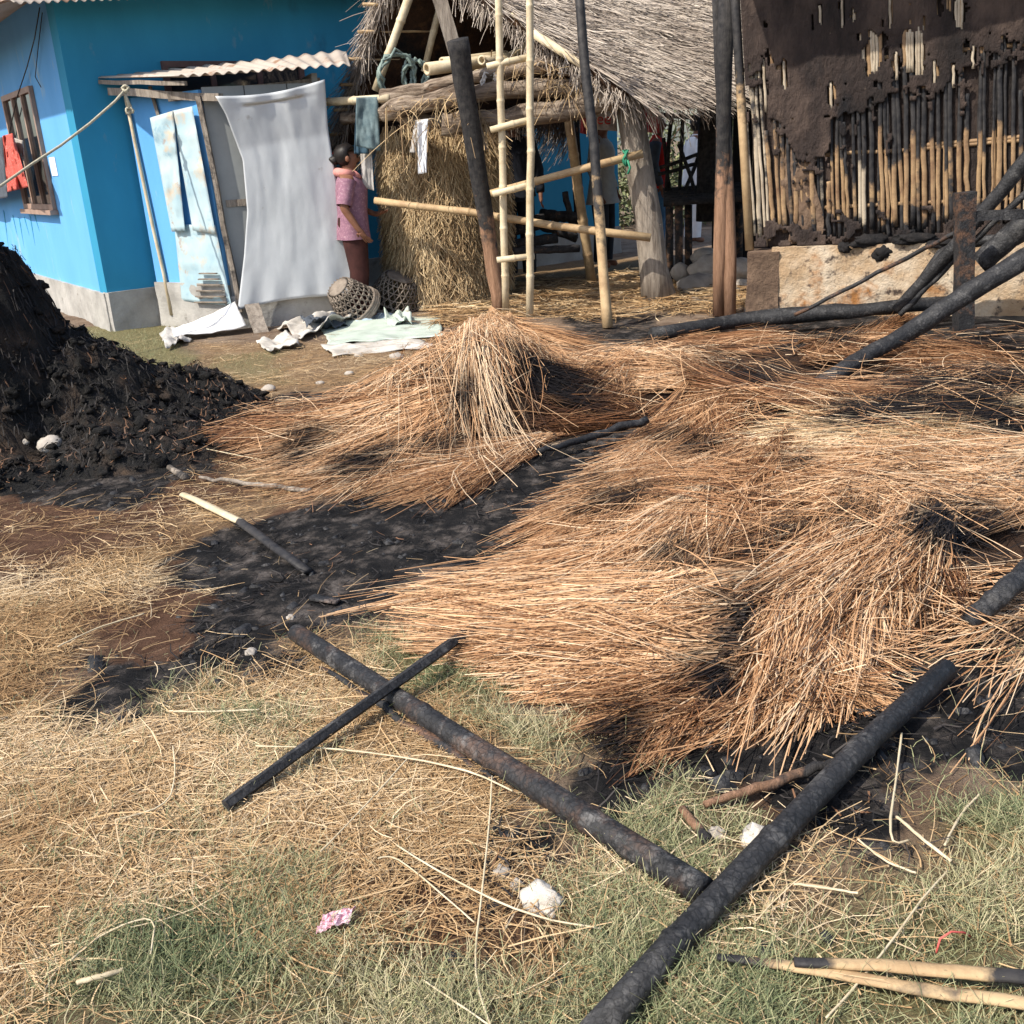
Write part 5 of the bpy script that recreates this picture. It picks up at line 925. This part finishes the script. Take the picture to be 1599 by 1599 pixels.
cp_('charred_stick', 'charred branch elbow behind the square post', [D(1410, 478, 7.8), D(1470, 395, 7.75), D(1500, 380, 7.7), D(1570, 372, 7.6)], [0.035, 0.04, 0.045, 0.045], 'char', 'branch', 8, 0.08)
cp_('scorched_stick', 'stick half pale half charred lying on the ash', [g2(285, 772, 0.03), g2(370, 812, 0.03), g2(376, 815, 0.03), g2(480, 892, 0.02)], [0.018, 0.02, 0.021, 0.02], 'bamboo', 'stick', 8, 0.08, 0.002, [0.0, 0.0, 0.9, 0.95], 14, flat=0.6)
cp_('scorched_stick', 'slim grey stick on the ash near the golden sheaf', [g2(312, 745, 0.02), g2(400, 756, 0.03), g2(485, 766, 0.025)], [0.008, 0.012, 0.013], 'wood_grey', 'stick', 8, 0.08, 0.004, 0.35)
cp_('charred_chunk', 'stubby grey charred chunk near the burnt mound', [g2(264, 730, 0.02), g2(290, 746, 0.02)], [0.016, 0.02], 'wood_grey', 'charred wood', 6, 0.15, 0.0, 0.5, 5)
cp_('charred_chunk', 'flat charred flake on the ash beside the broken stick', [g2(488, 932, 0.01), g2(528, 940, 0.012)], [0.03, 0.022], 'charash', 'charred wood', 6, 0.2, 0, 1, 4, flat=0.3)
cp_('scorched_stick', 'burnt twig under the upper edge of the ash channel', [g2(840, 705, 0.05), g2(930, 680, 0.06), g2(1010, 655, 0.10)], [0.014, 0.02, 0.022], 'char', 'stick', 8, 0.1, 0.004)
cp_('charred_chunk', 'rounded charred stub ending the pale straight sheaf', [S(1110, 603) + [0, 0, 0.05], S(1165, 598) + [0, 0, 0.04]], [0.035, 0.03], 'char', 'charred wood', 8, 0.15, 0, 1, 5)
cp_('scorched_stick', 'brown scorched stick in the black soil beside the straight black pole', [g2(1100, 1256, 0.02), g2(1200, 1225, 0.03), g2(1320, 1188, 0.03)], [0.008, 0.013, 0.012], 'wood_brown', 'stick', 8, 0.1, 0.003, [0.1, 0.5, 0.8])
cp_('scorched_stick', 'short charred peg standing out of the scorched grass', [g2(1065, 1262, 0.02), g2(1105, 1315, 0.015)], [0.010, 0.012], 'wood_brown', 'stick', 7, 0.1, 0.002, [0.1, 0.7], 6)
for pts, l in (((( 275, 1 + 690), (345, 706), (420, 722)), 'reddish straw stalk sticking out toward the burnt mound'),): pass
# split bamboo lengths on the grass
cp_('split_bamboo', 'scorched split bamboo length with black tip on the grass', [g2(1118, 1494, 0.03), g2(1260, 1512, 0.03), g2(1420, 1542, 0.03), g2(1640, 1572, 0.03)], [0.008, 0.013, 0.014, 0.015], 'bamboo_old', 'bamboo', 10, 0.04, 0.0006, [0.95, 0.15, 0.45, 0.1], 18, flat=0.55)
cp_('split_bamboo', 'upper split bamboo length blackened at its outer end', [g2(1240, 1502, 0.04), g2(1380, 1508, 0.04), g2(1500, 1518, 0.04), g2(1650, 1530, 0.04)], [0.010, 0.014, 0.015, 0.016], 'bamboo_old', 'bamboo', 10, 0.04, 0.0006, [0.8, 0.15, 0.2, 1.0], 18, flat=0.6)
# long single stalks
ST = [(((768, 1212), (764, 1290), (752, 1400), (741, 1480), (745, 1545), (768, 1605)), 0.0048, 'long yellow stalk lying upright across the bare brown patch'),
      (((620, 1320), (700, 1370), (790, 1415), (870, 1440), (940, 1450)), 0.0048, 'pale thick stalk lying beside the white rock'),
      (((400, 1165), (520, 1168), (650, 1185), (740, 1205), (800, 1235)), 0.0055, 'cream stalk running under the thick ashen pole'),
      (((265, 1110), (320, 1112), (405, 1108)), 0.006, 'cream reed piece at the edge of the ash'),
      (((120, 1535), (155, 1525), (192, 1515)), 0.011, 'short broken grey twig on the grass'),
      (((110, 1500), (150, 1465), (200, 1440), (245, 1430), (235, 1490)), 0.0045, 'bent pale straw looped over the grass'),
      (((1408, 1145), (1400, 1210), (1385, 1320), (1420, 1312)), 0.006, 'bent tan reed standing on the black patch'),
      (((1530, 1240), (1500, 1270), (1475, 1320)), 0.006, 'short tan reed piece on the grass by the black patch'),
      (((1290, 1590), (1370, 1500), (1450, 1390), (1480, 1360)), 0.005, 'tan stalk crossing the split bamboo'),
      (((1340, 1310), (1380, 1345), (1430, 1363)), 0.0055, 'tan reed lying over the round black patch'),
      (((1400, 1275), (1440, 1310), (1485, 1345)), 0.008, 'flat pinkish reed beside the bent tan reed'),
      (((1240, 1380), (1300, 1388), (1340, 1395)), 0.006, 'brown reed at the lower edge of the round black patch'),
      (((660, 1530), (720, 1570), (770, 1605)), 0.004, 'thin straw near the foot of the long yellow stalk'),
      (((90, 1010), (150, 980), (225, 958)), 0.005, 'pale straw lying on the brown litter above the ash tip'),
      (((270, 1165), (275, 1210), (262, 1260), (180, 1280)), 0.0045, 'curved straw bent over the litter near the thin stick'),
      (((270, 690), (340, 705), (420, 720)), 0.006, 'reddish straw stalk pointing at the burnt mound'),
      (((590, 1340), (620, 1335), (740, 1440)), 0.004, 'forked straw above the pink wrapper'),
      (((640, 1180), (560, 1270), (500, 1330)), 0.004, 'straw crossing beneath the cream stalk')]
def chaikin(P):
    out = [P[0]]
    for a, b in zip(P[:-1], P[1:]): out += [a * 0.75 + b * 0.25, a * 0.25 + b * 0.75]
    return np.array(out + [P[-1]])
for pts, r, l in ST:
    P = np.array([g2(*p, r + 0.018 + rng.uniform(0, 0.02)) for p in pts]); P = chaikin(chaikin(P)); t = np.linspace(0, len(P) - 1, 14); Q = np.stack([np.interp(t, range(len(P)), P[:, i]) for i in range(3)], 1) + rng.normal(0, 0.0004, (14, 3))
    tag(obj('straw_stalk', tube(Q, r * 0.45 * (1 + rng.normal(0, 0.08, 14)), 6, True), 'bamboo', None, True, {'char': np.full(14 * 6, 0.0)}), l, 'stalk', 'single stalks on the ground')
# rocks, wrapper, cord
for x, y, s3, mt, l in ((848, 1408, (0.05, 0.034, 0.030), 'stone_white', 'white rough rock beside the pale thick stalk'), (785, 1366, (0.021, 0.018, 0.016), 'stone', 'small grey pebble by the black patch'), (806, 1384, (0.015, 0.012, 0.012), 'stone', 'tiny pebble touching the white rough rock'), (1186, 1316, (0.042, 0.035, 0.03), 'stone_white', 'white chalky rock against the straight black pole'), (1120, 1304, (0.022, 0.02, 0.016), 'stone', 'dull grey stone near the white chalky rock'),
                        (392, 1020, (0.02, 0.016, 0.014), 'stone', 'tan pebble on the ash near the thick pole end'), (454, 966, (0.016, 0.014, 0.012), 'stone', 'round brown pebble above the thick pole end'), (768, 1421, (0.016, 0.014, 0.009), 'char', 'black lump of charcoal beside the long yellow stalk')):
    p = g2(x, y, 0); R = np.array(Matrix.Rotation(-0.6 if 'white' in mt else 0.3, 3, 'Z')); tag(obj('rock' if s3[0] > 0.03 else 'pebble', blob((p[0], p[1], p[2] + s3[2] * 0.25), s3, x % 31, 3, 0.75, R, 2.2), mt), l, 'rock' if s3[0] > 0.03 else 'pebble')
for x, y, s3, l in ((78, 694, 0.06, 'grey stone half sunk in the front of the burnt mound'), (40, 690, 0.025, 'pale pebble on the front of the burnt mound')):
    d = ray(x, y); t = 4.0
    while ORI[2] + d[2] * t > msurf(ORI[0] + d[0] * t, ORI[1] + d[1] * t): t += 0.02
    p = ORI + d * t; tag(obj('stone', blob((p[0], p[1], p[2]), (s3, s3, s3 * 0.8), x, 3, 0.3), 'stone'), l, 'stone')
p = g2(522, 1446, 0.012); tag(obj('candy_wrapper', grid(lambda u, v: (p[0] + (u - 0.5) * 0.062 + 0.01 * v, p[1] + (v - 0.5) * 0.05 + 0.02 * (u - 0.5), p[2] + 0.016 + 0.03 * (fbm(u * 4, v * 4, 1.7, 5, 3) - 0.4)), 14, 12), 'wrapper', None, False), 'crumpled pink and white plastic wrapper in the grass', 'wrapper')
tag(obj('pink_cord', tube([g2(1462, 1488, 0.02), g2(1468, 1466, 0.045), g2(1485, 1455, 0.05), g2(1505, 1456, 0.03), g2(1515, 1462, 0.01)], 0.002, 6), 'coral'), 'short loop of coral pink cord in the grass', 'cord')

# ------------------------------------------------------------------ rubbish in front of the outhouse
def lumpy(quad, mat, name, label, cat, h=0.05, seed=0, nu=22, nv=14, t=0.006, z=(0, 0, 0, 0), fr=3.0):
    q = [g2(*p, zz) for p, zz in zip(quad, z)]
    def f(u, v):
        p = (q[0] * (1 - u) + q[1] * u) * (1 - v) + (q[3] * (1 - u) + q[2] * u) * v; e = 1 + 0.15 * (fbm(u * 3, v * 3, 2, seed + 9, 2) - 0.5); c = (q[0] + q[1] + q[2] + q[3]) / 4; p = c + (p - c) * e
        p[2] += 0.01 + h * max(0.0, float(fbm(u * fr, v * fr, 0.8, seed, 3)) - 0.25) * 1.2; return p
    o = obj(name, grid(f, nu, nv), mat); solid(o, t); return tag(o, label, cat)
lumpy(((500, 505), (690, 500), (696, 530), (510, 545)), 'green_sheet', 'plastic_sheet', 'pale green crumpled plastic sheet on the ground before the baskets', 'plastic sheet', 0.10, 2, 40, 20)
lumpy(((430, 515), (520, 488), (560, 505), (470, 535)), 'rag', 'rag_heap', 'heap of dirty white rags beside the green plastic sheet', 'rags', 0.22, 5, 30, 20, fr=5)
lumpy(((470, 512), (530, 500), (545, 512), (480, 526)), 'dark_rag', 'rag', 'dark blue rag on the heap of dirty white rags', 'rag', 0.26, 8, 20, 14, fr=5)
lumpy(((545, 498), (615, 490), (620, 505), (560, 512)), 'blue_rag', 'rag', 'pale blue plastic scrap behind the green sheet', 'rag', 0.10, 11, 20, 14, fr=5)
lumpy(((600, 500), (640, 495), (645, 512), (605, 515)), 'green_sheet', 'plastic_scrap', 'bunched pale plastic on top of the green sheet', 'plastic scrap', 0.25, 14, 16, 12, fr=5)
lumpy(((400, 540), (450, 528), (470, 545), (420, 556)), 'rag', 'rag', 'small soiled rag at the end of the green sheet', 'rag', 0.12, 17, 16, 12, fr=5)
lumpy(((500, 545), (660, 533), (680, 545), (520, 560)), 'rag', 'rag', 'long soiled strip under the edge of the green sheet', 'rag', 0.06, 20, 24, 10, fr=6)
lumpy(((250, 525), (290, 512), (300, 535), (260, 550)), 'greycloth', 'rag', 'grey scrap behind the bent white sheet', 'rag', 0.12, 23, 16, 12, fr=5)
def wsheet(u, v):
    q = [D(268, 512, 9.55), D(368, 478, 9.72), D(384, 506, 9.45), D(276, 548, 9.05)]; q[3][2] = max(q[3][2], 0.02); p = (q[0] * (1 - u) + q[1] * u) * (1 - v) + (q[3] * (1 - u) + q[2] * u) * v
    p[2] += 0.05 * math.sin(3 * u + 1.5) * (v - 0.5) + 0.03 * (fbm(u * 3, v * 3, 2, 4, 3) - 0.5) + 0.035 * abs(u - 0.62); return p
tag(cloth_grid(wsheet, 'white_sheet', 'white_sheet', None, 26, 16, 0.006), 'bent white sheet leaning against the corner of the outhouse', 'sheet')
a, b = D(393, 476, 9.72), D(408, 518, 9.45); tag(obj('plank', tube(lerp(a, b + np.array([0, 0, -0.02]), 5), 0.095, 4, True, 0.05, True, 0.22), 'wood_grey', None, False, {'char': np.zeros(20)}), 'short weathered plank leaning below the tarp', 'plank')
for i, (x, y, l) in enumerate(((462, 530, 'stone tucked against the heap of dirty white rags'), (560, 557, 'stone below the long soiled strip'), (545, 585, 'pale stone alone on the bare soil between rags and straw'), (620, 560, 'stone between the green sheet and the tall pale sheaf'), (500, 600, 'stone on the scorched band above the dull brown sheaf'), (420, 610, 'stone at the edge of the small grass patch'), (360, 640, 'stone at the tip of the burnt mound'), (590, 618, 'stone beside the blackened end of the brown sheaf'))):
    p = g2(x, y, 0); s_ = rng.uniform(0.02, 0.05); tag(obj('stone', blob((p[0], p[1], p[2] + s_ * 0.3), (s_ * 1.3, s_, s_ * 0.7), i + 50, 2, 0.35), 'stone'), l, 'stone', 'small stones on the bare soil')
# ------------------------------------------------------------------ people
def skin_mesh(name, verts, edges, radii, mat, sub=2):
    me = bpy.data.meshes.new(name + '_skeleton'); me.from_pydata([tuple(v) for v in verts], edges, []); me.update()
    o = bpy.data.objects.new(name + '_tmp', me); COL.objects.link(o); m = o.modifiers.new('skin', 'SKIN'); m.use_smooth_shade = True
    for i, r in enumerate(radii):
        sv = me.skin_vertices[0].data[i]; sv.radius = (r, r) if np.isscalar(r) else r; sv.use_root = i == 0
    o.modifiers.new('sub', 'SUBSURF').levels = sub
    dg = bpy.context.evaluated_depsgraph_get(); out = bpy.data.meshes.new_from_object(o.evaluated_get(dg)); bpy.data.objects.remove(o)
    V = np.array([v.co[:] for v in out.vertices]); F = [tuple(p.vertices) for p in out.polygons]; bpy.data.meshes.remove(out); return V, F
def loft(rings, n=22, fold=0.0, seed=0, capt=False):
    """rings: (centre, rx, ry) stacked bottom to top, folds grow towards the hem"""
    V = []; K = len(rings)
    for k, (c, rx, ry) in enumerate(rings):
        for i in range(n):
            a = 2 * math.pi * i / n; f = 1 + fold * (1 - k / (K - 1)) * math.sin(5 * a + seed + k * 0.4) + fold * 0.5 * math.sin(9 * a + seed * 2 + k)
            V.append((c[0] + rx * f * math.cos(a), c[1] + ry * f * math.sin(a), c[2]))
    F = [(k * n + i, k * n + (i + 1) % n, (k + 1) * n + (i + 1) % n, (k + 1) * n + i) for k in range(K - 1) for i in range(n)]
    if capt: F.append(tuple((K - 1) * n + i for i in range(n)))
    return np.array(V), F
def person(label, loc, face, h, shirt, trous, arms, sleeve='long', hem=0.86, scarf=None, coat=None, stoop=0.0, hair='bun', head_yaw=0.0, girth=1.0):
    """local frame: facing +x, left +y, 1.70 m tall, scaled and turned into place"""
    s = h / 1.70; root = empty('person', loc, label, 'person'); R = np.array(Matrix.Rotation(face, 3, 'Z')) * s
    def put(VF): V, F = VF; return (np.asarray(V) * [girth, girth, 1]) @ R.T + V3(loc), F
    st = stoop; v = []; e = []; r = []
    def add(p, rad, par=None):
        v.append(p); r.append(rad)
        if par is not None: e.append((par, len(v) - 1))
        return len(v) - 1
    pel = add((0, 0, 0.93), (0.15, 0.105)); w1 = add((0.01 + st * .3, 0, 1.08), (0.125, 0.09), pel); ch = add((0.02 + st, 0, 1.27), (0.15, 0.10), w1); cl = add((0.0 + st * 1.2, 0, 1.39), (0.10, 0.075), ch)
    nk = add((0.01 + st * 1.4, 0, 1.46), 0.052, cl); hb = add((0.02 + st * 1.5, 0, 1.52), (0.066, 0.072), nk); hm = add((0.025 + st * 1.5, 0, 1.59), (0.078, 0.092), hb); ht = add((0.015 + st * 1.5, 0, 1.665), (0.06, 0.07), hm)
    hx = 0.02 + st * 1.5; cyw, syw = math.cos(head_yaw), math.sin(head_yaw)
    def hd(x, y, z): return (hx + x * cyw - y * syw, x * syw + y * cyw, z)
    add(hd(0.105, 0, 1.565), 0.014, hm)   # nose
    hands = []
    for sg, (el, wr, ha) in zip((1, -1), arms):
        sh = add((0.0 + st * 1.1, sg * 0.165, 1.375), 0.058, cl); e1 = add(el, 0.042, sh); w_ = add(wr, 0.028, e1); hv = V3(ha) - V3(wr); hv /= np.linalg.norm(hv)
        pm = add(tuple(V3(wr) + hv * 0.055), (0.034, 0.018), w_); side = np.cross(hv, [0, 0, 1.0]) if abs(hv[2]) < 0.8 else np.array([1.0, 0, 0]); side /= np.linalg.norm(side); cu = np.cross(side, hv)
        for q, (o_, ln) in enumerate(((-0.026, 0.062), (-0.009, 0.072), (0.009, 0.068), (0.026, 0.052))):
            k1 = add(tuple(V3(wr) + hv * 0.105 + side * o_), 0.0092, pm); k2 = add(tuple(V3(wr) + hv * (0.105 + ln * 0.55) + side * o_ * 1.1 + cu * 0.008), 0.0085, k1); add(tuple(V3(wr) + hv * (0.105 + ln * 0.9) + side * o_ * 1.1 + cu * 0.026), 0.0075, k2)
        t1 = add(tuple(V3(wr) + hv * 0.045 - side * 0.042), 0.0105, pm); add(tuple(V3(wr) + hv * 0.09 - side * 0.056 + cu * 0.012), 0.009, t1)
    for sg in (1, -1):
        hp = add((0, sg * 0.09, 0.88), 0.088, pel); kn = add((0.02, sg * 0.095, 0.48), 0.058, hp); an = add((-0.01, sg * 0.10, 0.09), 0.038, kn); hl = add((-0.02, sg * 0.10, 0.035), 0.034, an); add((0.13, sg * 0.11, 0.025), (0.036, 0.022), hl)
    obj('body', put(skin_mesh('body', v, e, r, 'skin')), 'skin', root)
    # face: eyes, ears, mouth; hair
    for sg in (1, -1):
        obj('eye', put(blob(hd(0.078, sg * 0.033, 1.592), (0.010, 0.014, 0.009), 3, 2, 0.0)), 'eye', root); obj('ear', put(blob(hd(-0.005, sg * 0.092, 1.58), (0.02, 0.012, 0.032), 4, 2, 0.15)), 'skin', root)
    obj('mouth', put(blob(hd(0.074, 0, 1.532), (0.012, 0.026, 0.006), 5, 2, 0.1)), 'maroon', root)
    Vh, Fh = blob((0, 0, 0), (0.105, 0.103, 0.118), 9, 3, 0.10); Vh = np.array([p if not (p[0] > 0.035 and p[2] < 0.045) else (0.02, p[1] * 0.8, p[2]) for p in Vh]); Vh = np.array([hd(p[0] - 0.018, p[1], 1.615 + p[2]) for p in Vh]); obj('hair', put((Vh, Fh)), 'hair', root)
    if hair == 'bun': obj('hair_bun', put(blob(hd(-0.115, 0, 1.575), (0.055, 0.055, 0.05), 6, 3, 0.25)), 'hair', root); obj('hair_band', put(blob(hd(-0.10, 0.02, 1.635), (0.03, 0.035, 0.028), 7, 2, 0.2)), 'redcloth', root)
    # clothes
    hw = 0.04 if hem < 0.8 else 0.0
    to = loft([((0.0, 0, hem), 0.150 + hw, 0.200 + hw), ((0.0, 0, hem + 0.08), 0.145 + hw * .6, 0.192 + hw * .6), ((0.01 + st * .3, 0, 1.06), 0.132, 0.168), ((0.015 + st * .7, 0, 1.18), 0.138, 0.172), ((0.02 + st, 0, 1.28), 0.140, 0.182), ((0.01 + st * 1.1, 0, 1.36), 0.118, 0.182), ((0.0 + st * 1.2, 0, 1.41), 0.090, 0.150), ((0.0 + st * 1.3, 0, 1.445), 0.066, 0.085), ((0.0 + st * 1.35, 0, 1.47), 0.06, 0.064)], 26, 0.035, h * 7)
    sl = []
    for sg, (el, wr, ha) in zip((1, -1), arms):
        a = np.array([0.0 + st * 1.1, sg * 0.150, 1.375]); el_ = V3(el); wr_ = V3(wr)
        pts = [a, a * 0.5 + el_ * 0.5, el_ * 0.92 + a * 0.08] if sleeve == 'short' else [a, a * 0.5 + el_ * 0.5, el_, el_ * 0.5 + wr_ * 0.5, wr_]
        rr = [0.075, 0.068, 0.066] if sleeve == 'short' else [0.075, 0.064, 0.056, 0.050, 0.044]; t = np.linspace(0, len(pts) - 1, 12); Q = np.stack([np.interp(t, range(len(pts)), np.array(pts)[:, i]) for i in range(3)], 1); sl.append(tube(Q, np.interp(t, range(len(pts)), rr) * (1 + 0.04 * np.sin(t * 9)), 14, sleeve != 'short', 0.02))
    if isinstance(shirt, tuple):
        obj('jacket', put(to), shirt[0], root)
        for q in sl: obj('sleeve', put(q), shirt[1], root)
    else: obj('shirt', put(join(to, *sl)), shirt, root)
    lg = [loft([((0.0, 0, 0.80), 0.14, 0.185), ((0, 0, 0.95), 0.135, 0.175), ((0, 0, 1.02), 0.125, 0.165)], 20, 0.0)]
    for sg in (1, -1): lg.append(loft([((-0.01, sg * 0.10, 0.07), 0.075, 0.07), ((0, sg * 0.10, 0.25), 0.078, 0.075), ((0.02, sg * 0.097, 0.48), 0.085, 0.08), ((0.01, sg * 0.092, 0.70), 0.102, 0.092), ((0, sg * 0.085, 0.86), 0.115, 0.098)], 18, 0.05, sg * 3 + h))
    obj('trousers', put(join(*lg)), trous, root)
    if scarf: obj('scarf', put(join(tube([(0.05, -0.09, 1.43), (-0.05, -0.10, 1.45), (-0.085, 0, 1.46), (-0.05, 0.10, 1.45), (0.05, 0.09, 1.43), (0.10, 0.02, 1.38), (0.05, -0.09, 1.43)], [0.04, 0.045, 0.045, 0.045, 0.04, 0.035, 0.04], 10), tube([(-0.09, 0.06, 1.45), (-0.15, 0.08, 1.3), (-0.165, 0.09, 1.1), (-0.17, 0.09, 0.95)], [0.05, 0.06, 0.06, 0.05], 8, True, 0.05, False, 0.35))), scarf, root)
    return root
DOWN = lambda sg: ((-0.02, sg * 0.24, 1.12), (0.06, sg * 0.25, 0.88), (0.09, sg * 0.25, 0.80))
BENT = lambda sg: ((-0.06, sg * 0.23, 1.12), (0.05, sg * 0.23, 0.90), (0.10, sg * 0.22, 0.82))
FOLD = lambda sg: ((-0.02, sg * 0.25, 1.14), (0.20, sg * 0.12, 1.02), (0.26, sg * 0.04, 1.03))
def at(px, py, y, z=0.0): p = D(px, py, y); return (p[0], p[1], z)
person('woman in mauve short sleeved blouse with pink scarf standing before the blue wall', at(556, 400, 10.08), 0.12, 1.56, 'mauve', 'maroon', (FOLD(1), BENT(-1)), 'short', 0.80, 'pink', girth=1.18)
person('man in black long sleeved shirt standing behind the ladder', at(806, 300, 11.55, 0.08), -1.57, 1.76, 'blackcloth', 'blackcloth', (DOWN(1), DOWN(-1)), 'long', 0.84, None, hair='short')
person('person in navy blue jacket half hidden by the leaning charred pole', at(755, 300, 11.75, 0.06), -1.45, 1.70, 'navy', 'blackcloth', (DOWN(1), DOWN(-1)), 'long', 0.84, None, hair='short')
person('person in pale grey coat and black trousers under the hanging sacks', at(940, 300, 12.3, 0.08), -0.5, 1.68, 'greycoat', 'blackcloth', (DOWN(1), DOWN(-1)), 'long', 0.72, None, hair='short')
person('person in red and slate jacket with blue jeans beyond the timber post', at(1027, 300, 12.9, 0.1), -0.25, 1.62, ('redcloth', 'slate'), 'jeans', (DOWN(1), DOWN(-1)), 'long', 0.84, None, hair='short')
person('person in white clothes standing in the sun behind the rail', at(1082, 280, 15.5, 0.0), 0.3, 1.72, 'whitecloth', 'whitecloth', (FOLD(1), FOLD(-1)), 'short', 0.80, None, stoop=0.04, hair='short')

# ------------------------------------------------------------------ greenery and wall seen through the shelter
def bush(c, r, n, label, seed, group=None):
    root = empty('bush', c, label, 'bush', group); d = rng.normal(0, 1, (n, 3)); d /= np.linalg.norm(d, axis=1)[:, None]; d[:, 2] = np.abs(d[:, 2]); q = V3(c) + d * V3(r) * (0.55 + 0.5 * rng.random((n, 1))) * (0.8 + 0.4 * vnoise(d[:, 0] * 3 + seed, d[:, 1] * 3 + d[:, 2] * 2, 1.0, seed))[:, None]
    P = np.zeros((n, 3, 3)); dv = rng.normal(0, 1, (n, 3)) + d + [0, 0, 0.3]; dv /= np.linalg.norm(dv, axis=1)[:, None]; L = rng.uniform(0.08, 0.2, (n, 1))
    for k in range(3): P[:, k] = q + dv * L * k / 2 - np.array([0, 0, 0.03]) * k * k / 4
    VF, at_ = ribbons(P, rng.uniform(0.03, 0.07, n), rng.uniform(0.05, 0.55, n), None, False); tag(obj('foliage', VF, 'grass', root, False, at_), kind='stuff')
    for k in range(5): obj('stem', tube([V3(c) + [0, 0, -0.05], V3(c) + [rng.uniform(-.3, .3) * r[0], rng.uniform(-.3, .3) * r[1], r[2] * 0.5], V3(c) + [rng.uniform(-.6, .6) * r[0], rng.uniform(-.6, .6) * r[1], r[2] * 0.85]], [0.04, 0.025, 0.01], 6), 'wood_brown', root)
bush((2.9, 19.0, 0), (1.3, 1.0, 1.9), 2600, 'green bush growing beyond the shelter rail', 3)
bush((6.3, 22.0, 0), (2.6, 1.6, 2.6), 2600, 'broad green bush far behind the burnt hut', 5)
bush((0.2, 26.0, 0), (2.8, 1.6, 3.0), 2600, 'tall green bush far behind the blue house', 8)

# firewood under the back of the shelter
for i, (a, b, y0, r) in enumerate((((748, 372), (842, 352), 11.2, 0.05), ((760, 352), (850, 340), 11.4, 0.045), ((770, 385), (870, 372), 10.9, 0.05), ((840, 350), (900, 372), 11.6, 0.05), ((845, 335), (900, 340), 11.7, 0.06), ((882, 300), (898, 372), 11.7, 0.035), ((800, 392), (905, 388), 10.7, 0.04))):
    pole_thing('firewood_log', ['dark log at the foot of the man in black', 'dark log on top of the firewood behind the ladder', 'dark log lying across the floor straw', 'dark log slanting toward the bamboo post', 'thick dark log on the firewood against the blue wall', 'dark stake propped upright on the firewood', 'thin dark log in front of the firewood'][i], [D(*a, y0), D(*b, y0 + 0.1)], r, 'wood_brown', 0.7, 8, False, 0.10, 'log', 0.003, 'firewood under the shelter')

# straw trodden into the shelter floor and caught on the beams
x, y = scatter(9000, (-0.6, 2.6), (9.0, 12.0), None, lambda x, y: 0.25 + 0.75 * (fbm(x, y, 2.5, 15, 3) > 0.45)); n = len(x)
P = lay(x, y, gz, rng.uniform(0.08, 0.40, n), 4, rng.uniform(0.005, 0.07, n), 0.5, None, rng.normal(0, 0.06, n))
VF, at_ = ribbons(P, rng.uniform(0.005, 0.010, n), 0.50 + (vnoise(x, y, 3, 8) - 0.5) * 0.5 + rng.normal(0, 0.18, n), np.broadcast_to((rng.random(n) < 0.15)[:, None] * 0.7, (n, 4)))
tag(obj('floor_straw', VF, 'hay', None, False, at_, base=(0, 0, 0)), 'loose straw trodden into the floor of the thatched shelter', 'straw', None, 'stuff')
def beam_wisps(a, b, n, tone):
    t = rng.random(n)[:, None]; base = V3(a) + (V3(b) - V3(a)) * t + rng.normal(0, 0.035, (n, 3)); dv = rng.normal(0, 0.6, (n, 3)) + [0, -0.3, -0.5]; P = np.zeros((n, 4, 3)); L = rng.uniform(0.05, 0.30, (n, 1))
    for k in range(4): P[:, k] = base + dv * L * k / 3 - np.array([0, 0, 0.10]) * (k / 3) ** 2 * L * 3
    return P, np.full(n, tone) + rng.normal(0, 0.2, n)
bw = [beam_wisps(D(600, 175, 9.72), D(720, 150, 9.62), 50, 0.6), beam_wisps(D(720, 150, 9.6), D(765, 200, 9.6), 90, 0.55), beam_wisps(D(840, 130, 9.62), D(960, 140, 9.58), 110, 0.6), beam_wisps(D(760, 95, 9.6), D(930, 105, 9.6), 60, 0.5), beam_wisps(D(640, 190, 9.8), D(760, 200, 9.7), 50, 0.5)]
VF, at_ = ribbons(np.concatenate([q[0] for q in bw]), rng.uniform(0.005, 0.011, sum(len(q[0]) for q in bw)), np.concatenate([q[1] for q in bw])); tag(obj('beam_straw', VF, 'stack', hut, False, at_), kind='stuff')
